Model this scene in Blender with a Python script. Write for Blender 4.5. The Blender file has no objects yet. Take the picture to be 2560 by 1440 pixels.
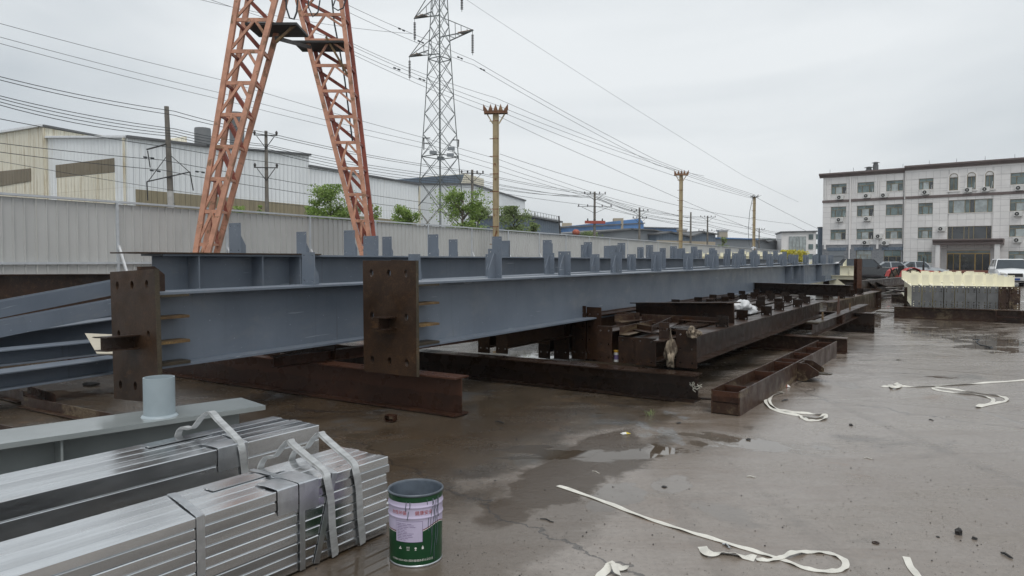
import bpy, math, random
import numpy as np
from mathutils import Vector, Matrix, Euler
from mathutils.geometry import tessellate_polygon
random.seed(7); rng = np.random.default_rng(7)
R = math.radians
S = bpy.context.scene
COL = S.collection
# ------------------------------------------------------------------ camera
FPX, HORIZ, CH = 1800.0, 652.0, 1.6
PITCH = math.atan((720-HORIZ)/FPX)
cam = bpy.data.cameras.new('camera'); cam.lens = 36*FPX/2560; cam.sensor_width = 36
cam.clip_start = .05; cam.clip_end = 3000
co = bpy.data.objects.new('camera', cam); COL.objects.link(co)
co.location = (0,0,CH); co.rotation_euler = (R(90)-PITCH,0,0); S.camera = co
# ------------------------------------------------------------------ sky and sun (overcast)
W = bpy.data.worlds.new('World'); S.world = W; W.use_nodes = True
nt = W.node_tree; nt.nodes.clear()
out = nt.nodes.new('ShaderNodeOutputWorld'); bg = nt.nodes.new('ShaderNodeBackground'); bg.inputs[1].default_value = .1
sky = nt.nodes.new('ShaderNodeTexSky'); sky.sky_type = 'NISHITA'; sky.sun_disc = False
SUN_EL, SUN_AZ = 60, 163
sky.sun_elevation = R(SUN_EL); sky.sun_rotation = R(SUN_AZ); sky.dust_density = 4
tc = nt.nodes.new('ShaderNodeTexCoord')
sep = nt.nodes.new('ShaderNodeSeparateXYZ'); nt.links.new(tc.outputs['Generated'], sep.inputs[0])
mp = nt.nodes.new('ShaderNodeMapping'); mp.inputs['Scale'].default_value = (1.0,1.4,4.2); mp.inputs['Rotation'].default_value = (0.0,.22,0.3); mp.inputs['Location'].default_value=(3.1,0.4,1.7)
nt.links.new(tc.outputs['Generated'], mp.inputs[0])
nz = nt.nodes.new('ShaderNodeTexNoise'); nz.inputs['Scale'].default_value = 1.15; nz.inputs['Detail'].default_value = 5; nz.inputs['Roughness'].default_value = .45; nz.inputs['Distortion'].default_value=.5
nt.links.new(mp.outputs[0], nz.inputs[0])
cr = nt.nodes.new('ShaderNodeValToRGB')
cr.color_ramp.elements[0].position = .34; cr.color_ramp.elements[0].color = (5.0,5.45,5.8,1)
cr.color_ramp.elements[1].position = .64; cr.color_ramp.elements[1].color = (7.7,8.0,8.15,1)
nt.links.new(nz.outputs[0], cr.inputs[0])
mx = nt.nodes.new('ShaderNodeMix'); mx.data_type = 'RGBA'; mx.inputs[0].default_value = .93
nt.links.new(sky.outputs[0], mx.inputs[6]); nt.links.new(cr.outputs[0], mx.inputs[7])
nt.links.new(mx.outputs[2], bg.inputs[0]); nt.links.new(bg.outputs[0], out.inputs[0])
sl = bpy.data.lights.new('sun', 'SUN'); sl.energy = 1.15; sl.angle = R(30); sl.color = (1,.97,.93)
so = bpy.data.objects.new('sun', sl); COL.objects.link(so)
so.rotation_euler = (R(90-SUN_EL), 0, R(180-SUN_AZ))
S.view_settings.view_transform = 'Standard'; S.view_settings.look = 'None'; S.view_settings.gamma = 1
S.view_settings.use_curve_mapping = False; S.view_settings.exposure = .22
# ------------------------------------------------------------------ geometry helpers
CP, SP = math.cos(PITCH), math.sin(PITCH)
def ray(px, py):
    a = (px-1280)/FPX; b = -(py-720)/FPX
    return Vector((a, CP+b*SP, -SP+b*CP))
def at(px, py, Y):
    d = ray(px, py); return Vector((0,0,CH)) + d*(Y/d.y)
def atz(px, py, z=0.0):
    d = ray(px, py); return Vector((0,0,CH)) + d*((z-CH)/d.z)
def t_at(P0, d, px):
    k = (px-1280)/FPX
    A0 = P0.y*CP-(P0.z-CH)*SP; Ad = d.y*CP-d.z*SP
    return (k*A0-P0.x)/(d.x-k*Ad)
TH = R(32.5)
U = Vector((math.sin(TH), math.cos(TH), 0)); RT = Vector((math.cos(TH), -math.sin(TH), 0))
MW = {}
HAZE = .00035
def kids(o): return [c for c in o.children]
def tag(o, label, cat, group=None):
    o['label'] = label; o['category'] = cat
    if group: o['group'] = group
    return o
def thing(name, label, cat, loc=(0,0,0), rz=0.0, rx=0.0, ry=0.0, group=None):
    o = bpy.data.objects.new(name, None); COL.objects.link(o); o.empty_display_size = .1
    o.location = loc; o.rotation_euler = (rx, ry, rz)
    MW[o.name] = Matrix.Translation(loc) @ Euler((rx,ry,rz)).to_matrix().to_4x4()
    return tag(o, label, cat, group)
def copy_tree(o, parent=None):
    c = o.copy(); COL.objects.link(c); c.parent = parent
    for ch in o.children: copy_tree(ch, c)
    return c
def part(name, me, parent):
    o = bpy.data.objects.new(name, me); COL.objects.link(o); o.parent = parent; return o
class MB:
    def __init__(s): s.v=[]; s.f=[]; s.m=[]; s.k=0
    def add(s, vs, fs):
        n=len(s.v); s.v += [tuple(v) for v in vs]; s.f += [tuple(n+i for i in f) for f in fs]; s.m += [s.k]*len(fs); return s
    def box(s, x0,x1,y0,y1,z0,z1):
        return s.add([(x,y,z) for x in (x0,x1) for y in (y0,y1) for z in (z0,z1)],
          [(0,1,3,2),(4,6,7,5),(0,4,5,1),(2,3,7,6),(0,2,6,4),(1,5,7,3)])
    def bar(s, p, q, w, h, up=(0,0,1)):
        p=Vector(p); q=Vector(q); d=(q-p).normalized(); up=Vector(up)
        r=d.cross(up)
        if r.length<1e-4: r=d.cross(Vector((1,0,0)))
        r.normalize(); u=r.cross(d)
        vs=[c+r*(w/2*a)+u*(h/2*b) for c in (p,q) for a,b in ((-1,-1),(1,-1),(1,1),(-1,1))]
        return s.add(vs,[(3,2,1,0),(4,5,6,7),(0,1,5,4),(1,2,6,5),(2,3,7,6),(3,0,4,7)])
    def angle(s, p, q, w, t, a=(1,0,0), b=(0,0,1)):
        p=Vector(p); q=Vector(q); a=Vector(a); b=Vector(b); n=[(0,0),(w,0),(w,t),(t,t),(t,w),(0,w)]
        vs=[c+a*i+b*j for c in (p,q) for i,j in n]
        return s.add(vs,[(5,4,3,2,1,0),(6,7,8,9,10,11)]+[(i,(i+1)%6,6+(i+1)%6,6+i) for i in range(6)])
    def tube(s, p, q, r0, r1=None, n=8, cap=True):
        p=Vector(p); q=Vector(q); r1=r0 if r1 is None else r1; d=(q-p).normalized()
        a=d.orthogonal().normalized(); b=d.cross(a)
        vs=[c+(a*math.cos(2*math.pi*i/n)+b*math.sin(2*math.pi*i/n))*r for c,r in ((p,r0),(q,r1)) for i in range(n)]
        fs=[(i,(i+1)%n,n+(i+1)%n,n+i) for i in range(n)]
        if cap: fs += [tuple(range(n))[::-1], tuple(range(n,2*n))]
        return s.add(vs,fs)
    def path(s, pts, r, n=5):
        pts=[Vector(p) for p in pts]; vs=[]; a=None
        for i,p in enumerate(pts):
            d=(pts[min(i+1,len(pts)-1)]-pts[max(i-1,0)]).normalized()
            a = d.orthogonal().normalized() if a is None else (a-d*a.dot(d)).normalized()
            b=d.cross(a); rr=r[i] if isinstance(r,(list,tuple)) else r
            vs += [p+(a*math.cos(2*math.pi*j/n)+b*math.sin(2*math.pi*j/n))*rr for j in range(n)]
        fs=[(i*n+j,i*n+(j+1)%n,(i+1)*n+(j+1)%n,(i+1)*n+j) for i in range(len(pts)-1) for j in range(n)]
        fs += [tuple(range(n))[::-1], tuple(range((len(pts)-1)*n,len(pts)*n))]
        return s.add(vs,fs)
    def lathe(s, prof, n=32, c=(0,0,0)):
        vs=[(c[0]+r*math.cos(2*math.pi*i/n),c[1]+r*math.sin(2*math.pi*i/n),c[2]+z) for r,z in prof for i in range(n)]
        return s.add(vs,[(k*n+i,k*n+(i+1)%n,(k+1)*n+(i+1)%n,(k+1)*n+i) for k in range(len(prof)-1) for i in range(n)])
    def poly(s, pts, o, ex, ey, en, t, holes=()):
        o=Vector(o); ex=Vector(ex); ey=Vector(ey); en=Vector(en)
        loops=[list(pts)]+[list(h) for h in holes]
        flat=[p for l in loops for p in l]; N=len(flat)
        if holes or len(pts)>4:
            tri=tessellate_polygon([[Vector((x,y,0)) for x,y in l] for l in loops])
        else: tri=[tuple(range(len(pts)))]
        vs=[o+ex*x+ey*y for x,y in flat]+[o+ex*x+ey*y+en*t for x,y in flat]
        fs=[tuple(f) for f in tri]+[tuple(N+i for i in reversed(f)) for f in tri]
        k=0
        for l in loops:
            m=len(l); fs += [(k+i,k+(i+1)%m,N+k+(i+1)%m,N+k+i) for i in range(m)]; k+=m
        return s.add(vs,fs)
    def ribbon(s, pts, wd, w, t=.002):
        pts=[Vector(p) for p in pts]; vs=[]
        for i,p in enumerate(pts):
            d=(pts[min(i+1,len(pts)-1)]-pts[max(i-1,0)]).normalized()
            x=Vector(wd[i]) if isinstance(wd,list) else Vector(wd)
            x=(x-d*x.dot(d)); x=x.normalized() if x.length>1e-5 else d.orthogonal().normalized()
            n=x.cross(d)
            vs += [p-x*w/2-n*t/2,p+x*w/2-n*t/2,p+x*w/2+n*t/2,p-x*w/2+n*t/2]
        m=len(pts); fs=[(4*i+j,4*i+(j+1)%4,4*i+4+(j+1)%4,4*i+4+j) for i in range(m-1) for j in range(4)]
        return s.add(vs,fs+[(3,2,1,0),(4*m-4,4*m-3,4*m-2,4*m-1)])
    def ibeam(s, L, h, b, tw, tf, y0=0, z0=0, x0=0):
        s.box(x0-b/2,x0+b/2,y0,y0+L,z0,z0+tf); s.box(x0-b/2,x0+b/2,y0,y0+L,z0+h-tf,z0+h)
        return s.box(x0-tw/2,x0+tw/2,y0,y0+L,z0+tf,z0+h-tf)
    def mesh(s, name, mats, smooth=False, inv=None):
        v=s.v if inv is None else [tuple(inv @ Vector(p)) for p in s.v]
        me=bpy.data.meshes.new(name); me.from_pydata(v,[],s.f)
        for m in (mats if isinstance(mats,(list,tuple)) else [mats]): me.materials.append(m)
        if any(s.m): me.polygons.foreach_set('material_index', s.m)
        me.update()
        import bmesh
        if len(s.f)<60000:
            bm=bmesh.new(); bm.from_mesh(me); bmesh.ops.recalc_face_normals(bm, faces=bm.faces); bm.to_mesh(me); bm.free()
        if smooth: me.shade_smooth() if smooth is True else me.shade_smooth(); 
        if smooth and smooth is not True: me.set_sharp_from_angle(angle=R(smooth))
        return me
    def build(s, name, mats, parent=None, world=False, smooth=False, kind=None):
        inv = MW[parent.name].inverted() if (world and parent is not None) else None
        o=bpy.data.objects.new(name, s.mesh(name,mats,smooth,inv)); COL.objects.link(o)
        if parent: o.parent=parent
        if kind: o['kind']=kind
        return o
def ell(cx, cy, rx, ry, n=10):
    return [(cx+rx*math.cos(2*math.pi*i/n), cy+ry*math.sin(2*math.pi*i/n)) for i in range(n)]
# ------------------------------------------------------------------ materials
class NT:
    def __init__(s, name):
        s.m=bpy.data.materials.new(name); s.m.use_nodes=True; s.t=s.m.node_tree
        s.b=s.t.nodes['Principled BSDF']
    def n(s, ty, **k):
        o=s.t.nodes.new('ShaderNode'+ty)
        for a,b in k.items(): setattr(o,a,b)
        return o
    def set(s, node, i, val):
        if isinstance(val, bpy.types.NodeSocket): s.t.links.new(val, node.inputs[i])
        elif val is not None: node.inputs[i].default_value = val
    def noise(s, vec, scale, detail=4, rough=.55, dist=0):
        o=s.n('TexNoise'); s.set(o,'Vector',vec); s.set(o,'Scale',scale); s.set(o,'Detail',detail); s.set(o,'Roughness',rough); s.set(o,'Distortion',dist); return o.outputs[0]
    def math(s, op, a, b=None, c=None, clamp=False):
        o=s.n('Math',operation=op,use_clamp=clamp); s.set(o,0,a); s.set(o,1,b); s.set(o,2,c); return o.outputs[0]
    def vmath(s, op, a, b=None):
        o=s.n('VectorMath',operation=op); s.set(o,0,a); s.set(o,1,b); return o.outputs['Value' if op in('DOT_PRODUCT','LENGTH') else 0]
    def step(s, x, a, b, lo=0., hi=1.):
        o=s.n('MapRange',interpolation_type='SMOOTHSTEP'); s.set(o,0,x); s.set(o,1,a); s.set(o,2,b); s.set(o,3,lo); s.set(o,4,hi); return o.outputs[0]
    def mix(s, f, a, b, mode='MIX'):
        o=s.n('Mix',data_type='RGBA',blend_type=mode); s.set(o,0,f)
        s.set(o,6,(*a,1) if isinstance(a,tuple) else a); s.set(o,7,(*b,1) if isinstance(b,tuple) else b); return o.outputs[2]
    def mapping(s, vec, scale=(1,1,1), loc=(0,0,0), rot=(0,0,0)):
        o=s.n('Mapping'); s.set(o,0,vec); s.set(o,'Scale',scale); s.set(o,'Location',loc); s.set(o,'Rotation',rot); return o.outputs[0]
    def obj(s):
        a=s.n('TexCoord').outputs['Object']; r=s.n('ObjectInfo').outputs['Random']
        c=s.n('CombineXYZ'); 
        for i in range(3): s.t.links.new(s.math('MULTIPLY',r,17.3+9*i),c.inputs[i])
        return s.vmath('ADD',a,c.outputs[0])
    def pos(s): return s.n('NewGeometry').outputs['Position']
    def bump(s, h, strength=.3, dist=.01, normal=None):
        o=s.n('Bump'); s.set(o,'Height',h); s.set(o,'Strength',strength); s.set(o,'Distance',dist)
        if normal: s.set(o,'Normal',normal)
        return o.outputs[0]
    def out(s, col, rough, metal=0., normal=None, spec=None, **k):
        s.set(s.b,'Base Color',(*col,1) if isinstance(col,tuple) else col); s.set(s.b,'Roughness',rough); s.set(s.b,'Metallic',metal)
        if normal: s.set(s.b,'Normal',normal)
        if spec is not None: s.set(s.b,'Specular IOR Level',spec)
        for a,b in k.items(): s.set(s.b,a.replace('_',' '),b)
        return s.m
def mul(c,k): return tuple(x*k for x in c)
def pmat(name, c, var=.25, scale=3., rough=.5, rv=.12, metal=0., bump=.15, bs=40., stain=None, stain_at=(.58,.68), stretch=(1,1,1), spec=None, bd=.004):
    n=NT(name); o=n.obj(); v=n.mapping(o,scale=stretch)
    a=n.noise(v,scale,6,.6); col=n.mix(n.step(a,.3,.7),mul(c,1-var),mul(c,1+var))
    if stain: col=n.mix(n.step(n.noise(v,scale*.8,8,.68,.6),*stain_at),col,stain)
    rg=n.math('ADD',n.math('MULTIPLY',n.math('SUBTRACT',n.noise(o,scale*2.3,5),.5),rv*2),rough,clamp=True)
    nm=n.bump(n.noise(o,bs,4),bump,bd) if bump else None
    return n.out(col,rg,metal,nm,spec)
def rust(name, dark=(.020,.0105,.0065), mid=(.046,.022,.012), lite=(.105,.052,.024), amt=.62, rough=.42, tide=None):
    n=NT(name); o=n.obj()
    a=n.noise(n.mapping(o,scale=(1,.35,1)),2.2,8,.65,.4)
    b=n.noise(o,14,6,.6)
    col=n.mix(n.step(a,.35,.65),dark,mid)
    col=n.mix(n.math('MULTIPLY',n.step(b,.45,.75),.5),col,lite)
    col=n.mix(n.step(n.noise(n.mapping(o,scale=(1,.5,1.6)),1.3,9,.7,.8),amt,amt+.06),col,lite)
    g=n.noise(o,60,3); col=n.mix(n.step(g,.3,.8),col,mul(dark,.9))
    if tide:      # mud splash line drawn along the beam by rain
        sp=n.n('SeparateXYZ'); n.set(sp,0,n.n('TexCoord').outputs['Object'])
        w=n.math('ADD',n.math('MULTIPLY',n.math('SUBTRACT',n.noise(n.mapping(o,scale=(0,1,0)),1.6,5),.5),tide*.9),tide)
        m=n.step(n.math('SUBTRACT',sp.outputs[2],w),-.004,.006)
        col=n.mix(m,col,n.mix(.55,col,mul(mid,1.7)))
    rg=n.step(n.noise(o,5,5),.3,.7,rough-.14,rough+.14)
    return n.out(col,rg,0.,n.bump(n.noise(o,45,6,.7),.35,.004),.3)
M={}
M['rust']=rust('rusty_steel')
M['rust_red']=rust('red_brown_rust',(.027,.0125,.008),(.052,.0225,.0135),(.10,.045,.024),.64,.34,tide=.2)
M['rust_dark']=rust('dark_wet_rust',(.012,.0075,.0055),(.026,.015,.010),(.06,.034,.019),.66,.3,tide=.17)
M['rust_brown']=rust('brown_rust',(.030,.015,.010),(.060,.028,.016),(.19,.145,.09),.55,.42)
M['mill']=rust('mill_scale_plate',(.030,.017,.010),(.060,.032,.017),(.11,.058,.026),.62,.42)
M['cut']=rust('flame_cut_edge',(.045,.036,.024),(.085,.068,.044),(.12,.085,.05),.6,.5)
M['yellow_rust']=rust('ochre_rust',(.09,.055,.028),(.16,.10,.045),(.26,.17,.07),.5,.6)
def blue_paint():
    n=NT('blue_grey_paint'); o=n.obj()
    a=n.noise(o,1.1,6,.6); col=n.mix(n.step(a,.3,.7),(.128,.153,.190),(.160,.188,.228))
    st=n.noise(n.mapping(o,scale=(9,9,.8)),1.2,5,.6); col=n.mix(n.math('MULTIPLY',n.step(st,.55,.75),.22),col,(.085,.10,.125))
    dust=n.noise(n.mapping(o,scale=(1,.35,1)),3.1,8,.72,.5); col=n.mix(n.math('MULTIPLY',n.step(dust,.5,.72),.30),col,(.27,.265,.25))
    fl=n.noise(o,38,2,.5); col=n.mix(n.step(fl,.74,.76),col,(.42,.45,.48))
    run=n.noise(n.mapping(o,scale=(14,14,.5)),1.,4,.6); col=n.mix(n.math('MULTIPLY',n.step(run,.64,.70),.35),col,(.09,.10,.115))
    sc=n.noise(n.mapping(o,scale=(1,.06,1),rot=(.25,0,0)),24,2,.5); col=n.mix(n.math('MULTIPLY',n.step(sc,.71,.73),.6),col,(.34,.37,.40))
    rs=n.noise(o,7,8,.75); col=n.mix(n.step(rs,.70,.72),col,(.10,.05,.03))
    rg=n.step(n.noise(o,3,5),.3,.7,.34,.52)
    return n.out(col,rg,0.,n.bump(n.noise(o,160,3),.12,.002),.5)
M['blue']=blue_paint()
M['light_paint']=pmat('wet_pale_grey_paint',(.27,.295,.295),.10,1.5,.12,.08,bump=.05,stain=(.2,.24,.24),stain_at=(.6,.75))
M['pipe_paint']=pmat('pale_blue_pipe_paint',(.33,.39,.42),.06,4,.42,.08,bump=.06,stain=(.25,.28,.3),stain_at=(.66,.7))
def galv():
    n=NT('galvanised_steel'); o=n.obj()
    a=n.noise(n.mapping(o,scale=(1,.12,1)),18,5,.6); col=n.mix(n.step(a,.3,.7),(.60,.61,.62),(.72,.73,.74))
    dirt=n.noise(n.mapping(o,scale=(1,.3,1)),5,7,.65); col=n.mix(n.math('MULTIPLY',n.step(dirt,.55,.8),.5),col,(.45,.43,.40))
    rg=n.step(n.noise(n.mapping(o,scale=(1,.3,1)),7,6),.3,.7,.14,.28)
    rnd=n.n('ObjectInfo').outputs['Random']; col=n.mix(1.,col,n.mix(rnd,(.80,.80,.80),(1.06,1.06,1.06)),'MULTIPLY')
    drops=n.step(n.noise(o,230,2,.4),.66,.72)
    rg=n.math('SUBTRACT',rg,n.math('MULTIPLY',drops,.15),clamp=True)
    return n.out(col,rg,1.,n.bump(n.math('ADD',n.math('MULTIPLY',n.noise(n.mapping(o,scale=(1,.05,1)),30,3),.35),n.math('MULTIPLY',drops,.5)),.14,.002),.5)
M['galv']=galv()
M['band']=pmat('galvanised_band',(.60,.62,.64),.12,14,.34,.08,1.,.15,90)
M['loop']=pmat('lifting_strap_strip',(.46,.47,.47),.2,30,.42,.1,.45,.3,60,stretch=(1,.2,1))
M['fence']=pmat('grey_fence_sheet',(.50,.505,.495),.06,.6,.45,.06,bump=0)
M['fence_frame']=pmat('pale_grey_fence_frame',(.50,.53,.56),.08,4,.42,.08,bump=0)
M['white_tube']=pmat('white_painted_tube',(.72,.74,.76),.08,6,.4,.08,bump=0)
M['orange']=pmat('faded_orange_crane_paint',(.53,.27,.18),.22,3.4,.6,.1,bump=.1,stain=(.27,.15,.085),stain_at=(.56,.62))
M['orange_shaded']=pmat('shaded_crane_paint',(.27,.075,.05),.25,2.5,.55,.1,bump=.1,stain=(.42,.2,.14),stain_at=(.58,.7))  # darker red for the back members, their shadow put into the colour
M['black_steel']=pmat('dark_platform_steel',(.028,.027,.027),.3,4,.6,.1,bump=.1)
M['yellow_steel']=pmat('rusty_cream_mast_paint',(.44,.36,.22),.14,3,.6,.1,bump=.1,stain=(.20,.09,.035),stain_at=(.56,.66),stretch=(2,2,.7))
M['mast_rust']=rust('rusty_mast_crown',(.13,.06,.035),(.25,.12,.06),(.4,.26,.15),.5,.6)
M['pylon']=pmat('grey_pylon_steel',(.10,.115,.115),.2,2,.6,.1,bump=0)
M['pylon_light']=pmat('weathered_zinc_steel',(.19,.18,.15),.2,2,.6,.1,bump=0)
M['concrete_pole']=pmat('weathered_concrete_pole',(.17,.155,.135),.2,2,.85,.05,bump=.2)
M['pale_concrete']=pmat('pale_concrete',(.46,.45,.43),.15,3,.85,.05,bump=.2)
M['wire']=pmat('dull_cable',(.045,.05,.055),.1,2,.6,.05,bump=0)
M['insul']=pmat('dark_insulator',(.05,.045,.045),.2,9,.25,.05,bump=0)
M['insul_red']=pmat('red_terminal_box',(.36,.07,.045),.1,3,.5,.05,bump=0)
def corrug(name, base, period, stain, amt=.6, depth=.03, axis=0, rst=None):
    n=NT(name); o=n.n('TexCoord').outputs['Object']
    sp=n.n('SeparateXYZ'); n.set(sp,0,o)
    ax=n.math('ADD',sp.outputs[0],sp.outputs[1])
    w=n.math('PINGPONG',ax,period/2); h=n.step(w,period*.10,period*.2)
    lines=n.noise(n.mapping(o,scale=(3.2,3.2,.16)),1.5,7,.7); big=n.noise(n.mapping(o,scale=(.12,.12,.2)),1.,4)
    col=n.mix(n.step(big,.35,.65),mul(base,.93),mul(base,1.05))
    col=n.mix(n.math('MULTIPLY',n.step(lines,amt,amt+.12),.65),col,stain)
    if rst:
        rr=n.noise(n.mapping(o,scale=(1.4,1.4,.3)),1.1,9,.75,.4)
        col=n.mix(n.step(rr,rst[1],rst[1]+.1),col,rst[0])
    col=n.mix(n.math('MULTIPLY',h,.16),mul(base,.55),col) if False else col
    sheet=n.math('PINGPONG',sp.outputs[2],3.2); seam=n.step(sheet,0.,.05)
    col=n.mix(n.math('MULTIPLY',n.math('SUBTRACT',1.,seam),.25),col,mul(stain,.8))
    return n.out(col,.5,0.,n.bump(h,1.,depth),.4)
M['white_corrug']=corrug('white_corrugated_sheet',(.84,.87,.885),.42,(.62,.60,.53),.58,.05,rst=((.40,.33,.22),.68))
M['cream_corrug']=corrug('stained_cream_corrugated_sheet',(.78,.74,.61),.42,(.42,.33,.19),.5,.05,rst=((.30,.14,.06),.62))
M['brown_band']=corrug('brown_translucent_sheet',(.20,.165,.11),.42,(.13,.11,.07),.5,.05)
M['beige_band']=corrug('beige_corrugated_band',(.29,.25,.165),.42,(.2,.17,.11),.5,.05)
M['roof_dark']=pmat('dark_roof_edge',(.12,.125,.13),.2,.5,.6,.1,bump=0)
M['blue_shed']=corrug('blue_grey_shed_sheet',(.13,.17,.22),.8,(.09,.12,.15),.6,.05)
M['grey_shed']=pmat('grey_shed_sheet',(.20,.22,.24),.12,.1,.55,.05,bump=0)
M['bright_blue']=pmat('bright_blue_sheet',(.06,.17,.38),.35,.08,.45,.05,bump=0,stain=(.12,.32,.5),stain_at=(.52,.6))
M['tan_wall']=pmat('tan_wall_band',(.42,.36,.27),.1,.2,.8,.05,bump=0)
M['tile']=pmat('pale_stone_panel',(.80,.78,.765),.05,.6,.5,.08,bump=0,stain=(.70,.68,.66),stain_at=(.6,.8))
M['tile_joint']=pmat('panel_joint',(.60,.59,.58),.1,1,.8,.05,bump=0)
M['cornice']=pmat('dark_brown_cornice',(.15,.115,.108),.1,1,.6,.05,bump=0)
def brickmat():
    n=NT('grey_facing_brick'); o=n.n('TexCoord').outputs['Object']
    b=n.n('TexBrick'); n.set(b,0,n.mapping(o,rot=(R(90),0,0))); n.set(b,'Scale',1.); n.set(b,'Brick Width',.5); n.set(b,'Row Height',.2); n.set(b,'Mortar Size',.02)
    n.set(b,'Color1',(.17,.18,.20,1)); n.set(b,'Color2',(.24,.25,.27,1)); n.set(b,'Mortar',(.30,.31,.32,1))
    return n.out(b.outputs[0],.7)
M['grey_brick']=brickmat()
M['frame_gold']=pmat('bronze_window_frame',(.26,.21,.115),.1,2,.4,.05,.3,bump=0)
M['gold']=pmat('gold_door_frame',(.42,.28,.09),.1,2,.35,.05,.5,bump=0)
def glassmat(name, c, rough=.06, var=.4, sc=.6):
    n=NT(name); o=n.obj(); col=n.mix(n.step(n.noise(o,sc,4),.35,.65),mul(c,1-var),mul(c,1+var))
    return n.out(col,rough,0.,None,.9)
M['pane']=glassmat('green_grey_window_glass',(.12,.165,.165))
M['pane_dark']=glassmat('dark_window_glass',(.03,.035,.04))
M['pane_pale']=glassmat('pale_window_glass',(.34,.38,.38),.1,.25,1.2)  # paler base colour for some of the panes
M['car_glass']=glassmat('car_glass',(.025,.035,.045),.05,.2)
M['ac_white']=pmat('off_white_casing',(.66,.66,.64),.06,2,.45,.05,bump=0)
M['black']=pmat('black_rubber',(.02,.02,.02),.2,8,.7,.08,bump=.1)
M['chrome']=pmat('alloy_wheel',(.5,.5,.52),.1,8,.3,.05,.8,bump=0)
M['car_black']=pmat('black_car_paint',(.012,.013,.016),.1,1,.12,.03,bump=0,spec=.8)
M['car_silver']=pmat('silver_car_paint',(.42,.44,.46),.05,1,.2,.03,.5,bump=0)
M['car_white']=pmat('white_car_paint',(.78,.79,.8),.02,1,.15,.03,bump=0,spec=.7)
M['red_paint']=pmat('faded_red_tractor_paint',(.42,.03,.025),.2,3,.4,.1,bump=0)
M['tyre_mud']=pmat('muddy_tyre',(.12,.095,.07),.3,4,.9,.05,bump=.3,bd=.02)
M['cream']=pmat('pale_yellow_primer',(.84,.80,.62),.05,2,.45,.06,bump=0,stain=(.70,.65,.47),stain_at=(.64,.76))
M['grey_plate']=pmat('grey_end_plate',(.125,.128,.13),.2,4,.5,.1,bump=.1)
M['beige_plate']=pmat('pale_beige_plate',(.50,.46,.37),.12,2.5,.45,.1,bump=.1,stain=(.33,.27,.18),stain_at=(.6,.75))
M['white_strap']=pmat('white_woven_strap',(.66,.64,.58),.12,9,.7,.05,bump=.4,bs=260,stain=(.42,.38,.32),stain_at=(.62,.75),bd=.002)
M['sack']=pmat('dirty_woven_sack',(.25,.205,.15),.4,9,.8,.05,bump=.6,bs=60,stain=(.07,.05,.035),stain_at=(.47,.56),stretch=(2.5,2.5,.6),bd=.01)
M['white_bag']=pmat('white_plastic_bag',(.62,.63,.64),.1,5,.35,.08,bump=.4,bs=25,bd=.01)
M['clod']=pmat('dark_wet_clod',(.018,.016,.015),.3,30,.5,.15,bump=.5)
M['stone']=pmat('grit_stone',(.10,.085,.07),.5,3,.7,.1,bump=0)
M['bark']=pmat('tree_bark',(.10,.08,.06),.3,5,.9,.05,bump=.3)
def leafmat(name,c,c2):
    n=NT(name); o=n.pos(); r=n.noise(o,2.5,3); q=n.noise(o,14,2)
    col=n.mix(n.step(r,.3,.7),c,c2); col=n.mix(n.math('MULTIPLY',n.step(q,.4,.6),.5),col,mul(c2,1.35))
    n.out(col,.55,0.,None,.3); tr=n.n('BsdfTranslucent'); n.t.links.new(col,tr.inputs[0])
    ms=n.n('MixShader'); n.set(ms,0,.3); n.t.links.new(n.b.outputs[0],ms.inputs[1]); n.t.links.new(tr.outputs[0],ms.inputs[2])
    n.t.links.new(ms.outputs[0],n.t.nodes['Material Output'].inputs[0]); return n.m
M['leaf']=leafmat('spring_green_leaves',(.15,.25,.055),(.29,.39,.11))
M['leaf_dull']=leafmat('dull_green_leaves',(.15,.21,.08),(.25,.31,.13))
M['leaf_yellow']=leafmat('yellow_blossom',(.46,.43,.05),(.62,.56,.09))
M['smoke']=None
# ------------------------------------------------------------------ wet ground
def dotv(n, P, v): return n.vmath('DOT_PRODUCT', P, tuple(v))
G0 = atz(1500,1092); Q0 = G0.dot(RT)
PUD = [  # (px, py) on the ground, half sizes along u and across, softness
 ((1548,1235),.30,.13,1.),((1500,1262),.16,.10,.9),((985,1112),.30,.26,.7),((1690,1210),.22,.13,.7),((2400,800),5.,.4,.75),((2330,815),3.,.4,.7),
 ((2180,873),.7,.5,.55),((2120,962),.3,.14,.6),((2410,944),.35,.25,.5),((880,1432),.4,.16,1.),((1160,1050),.5,.6,.6),((2480,858),2.,.5,.8),
 ((1300,995),1.2,.35,.7),((2190,800),3.,.4,.75),((915,1085),.2,.12,.9)]
BROWN=[((1430,1190),1.25,.36,1.),((1250,1060),1.3,.5,.6),((1510,1110),.6,.25,.95),((1130,1340),1.5,.75,.55),((1000,1130),1.6,.8,.5),((820,1000),1.6,.8,.7),((1620,1120),.5,.15,.6),((2420,800),3.,.8,.6)]  # brown patches with little gloss, mixed over the ground colour
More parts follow.
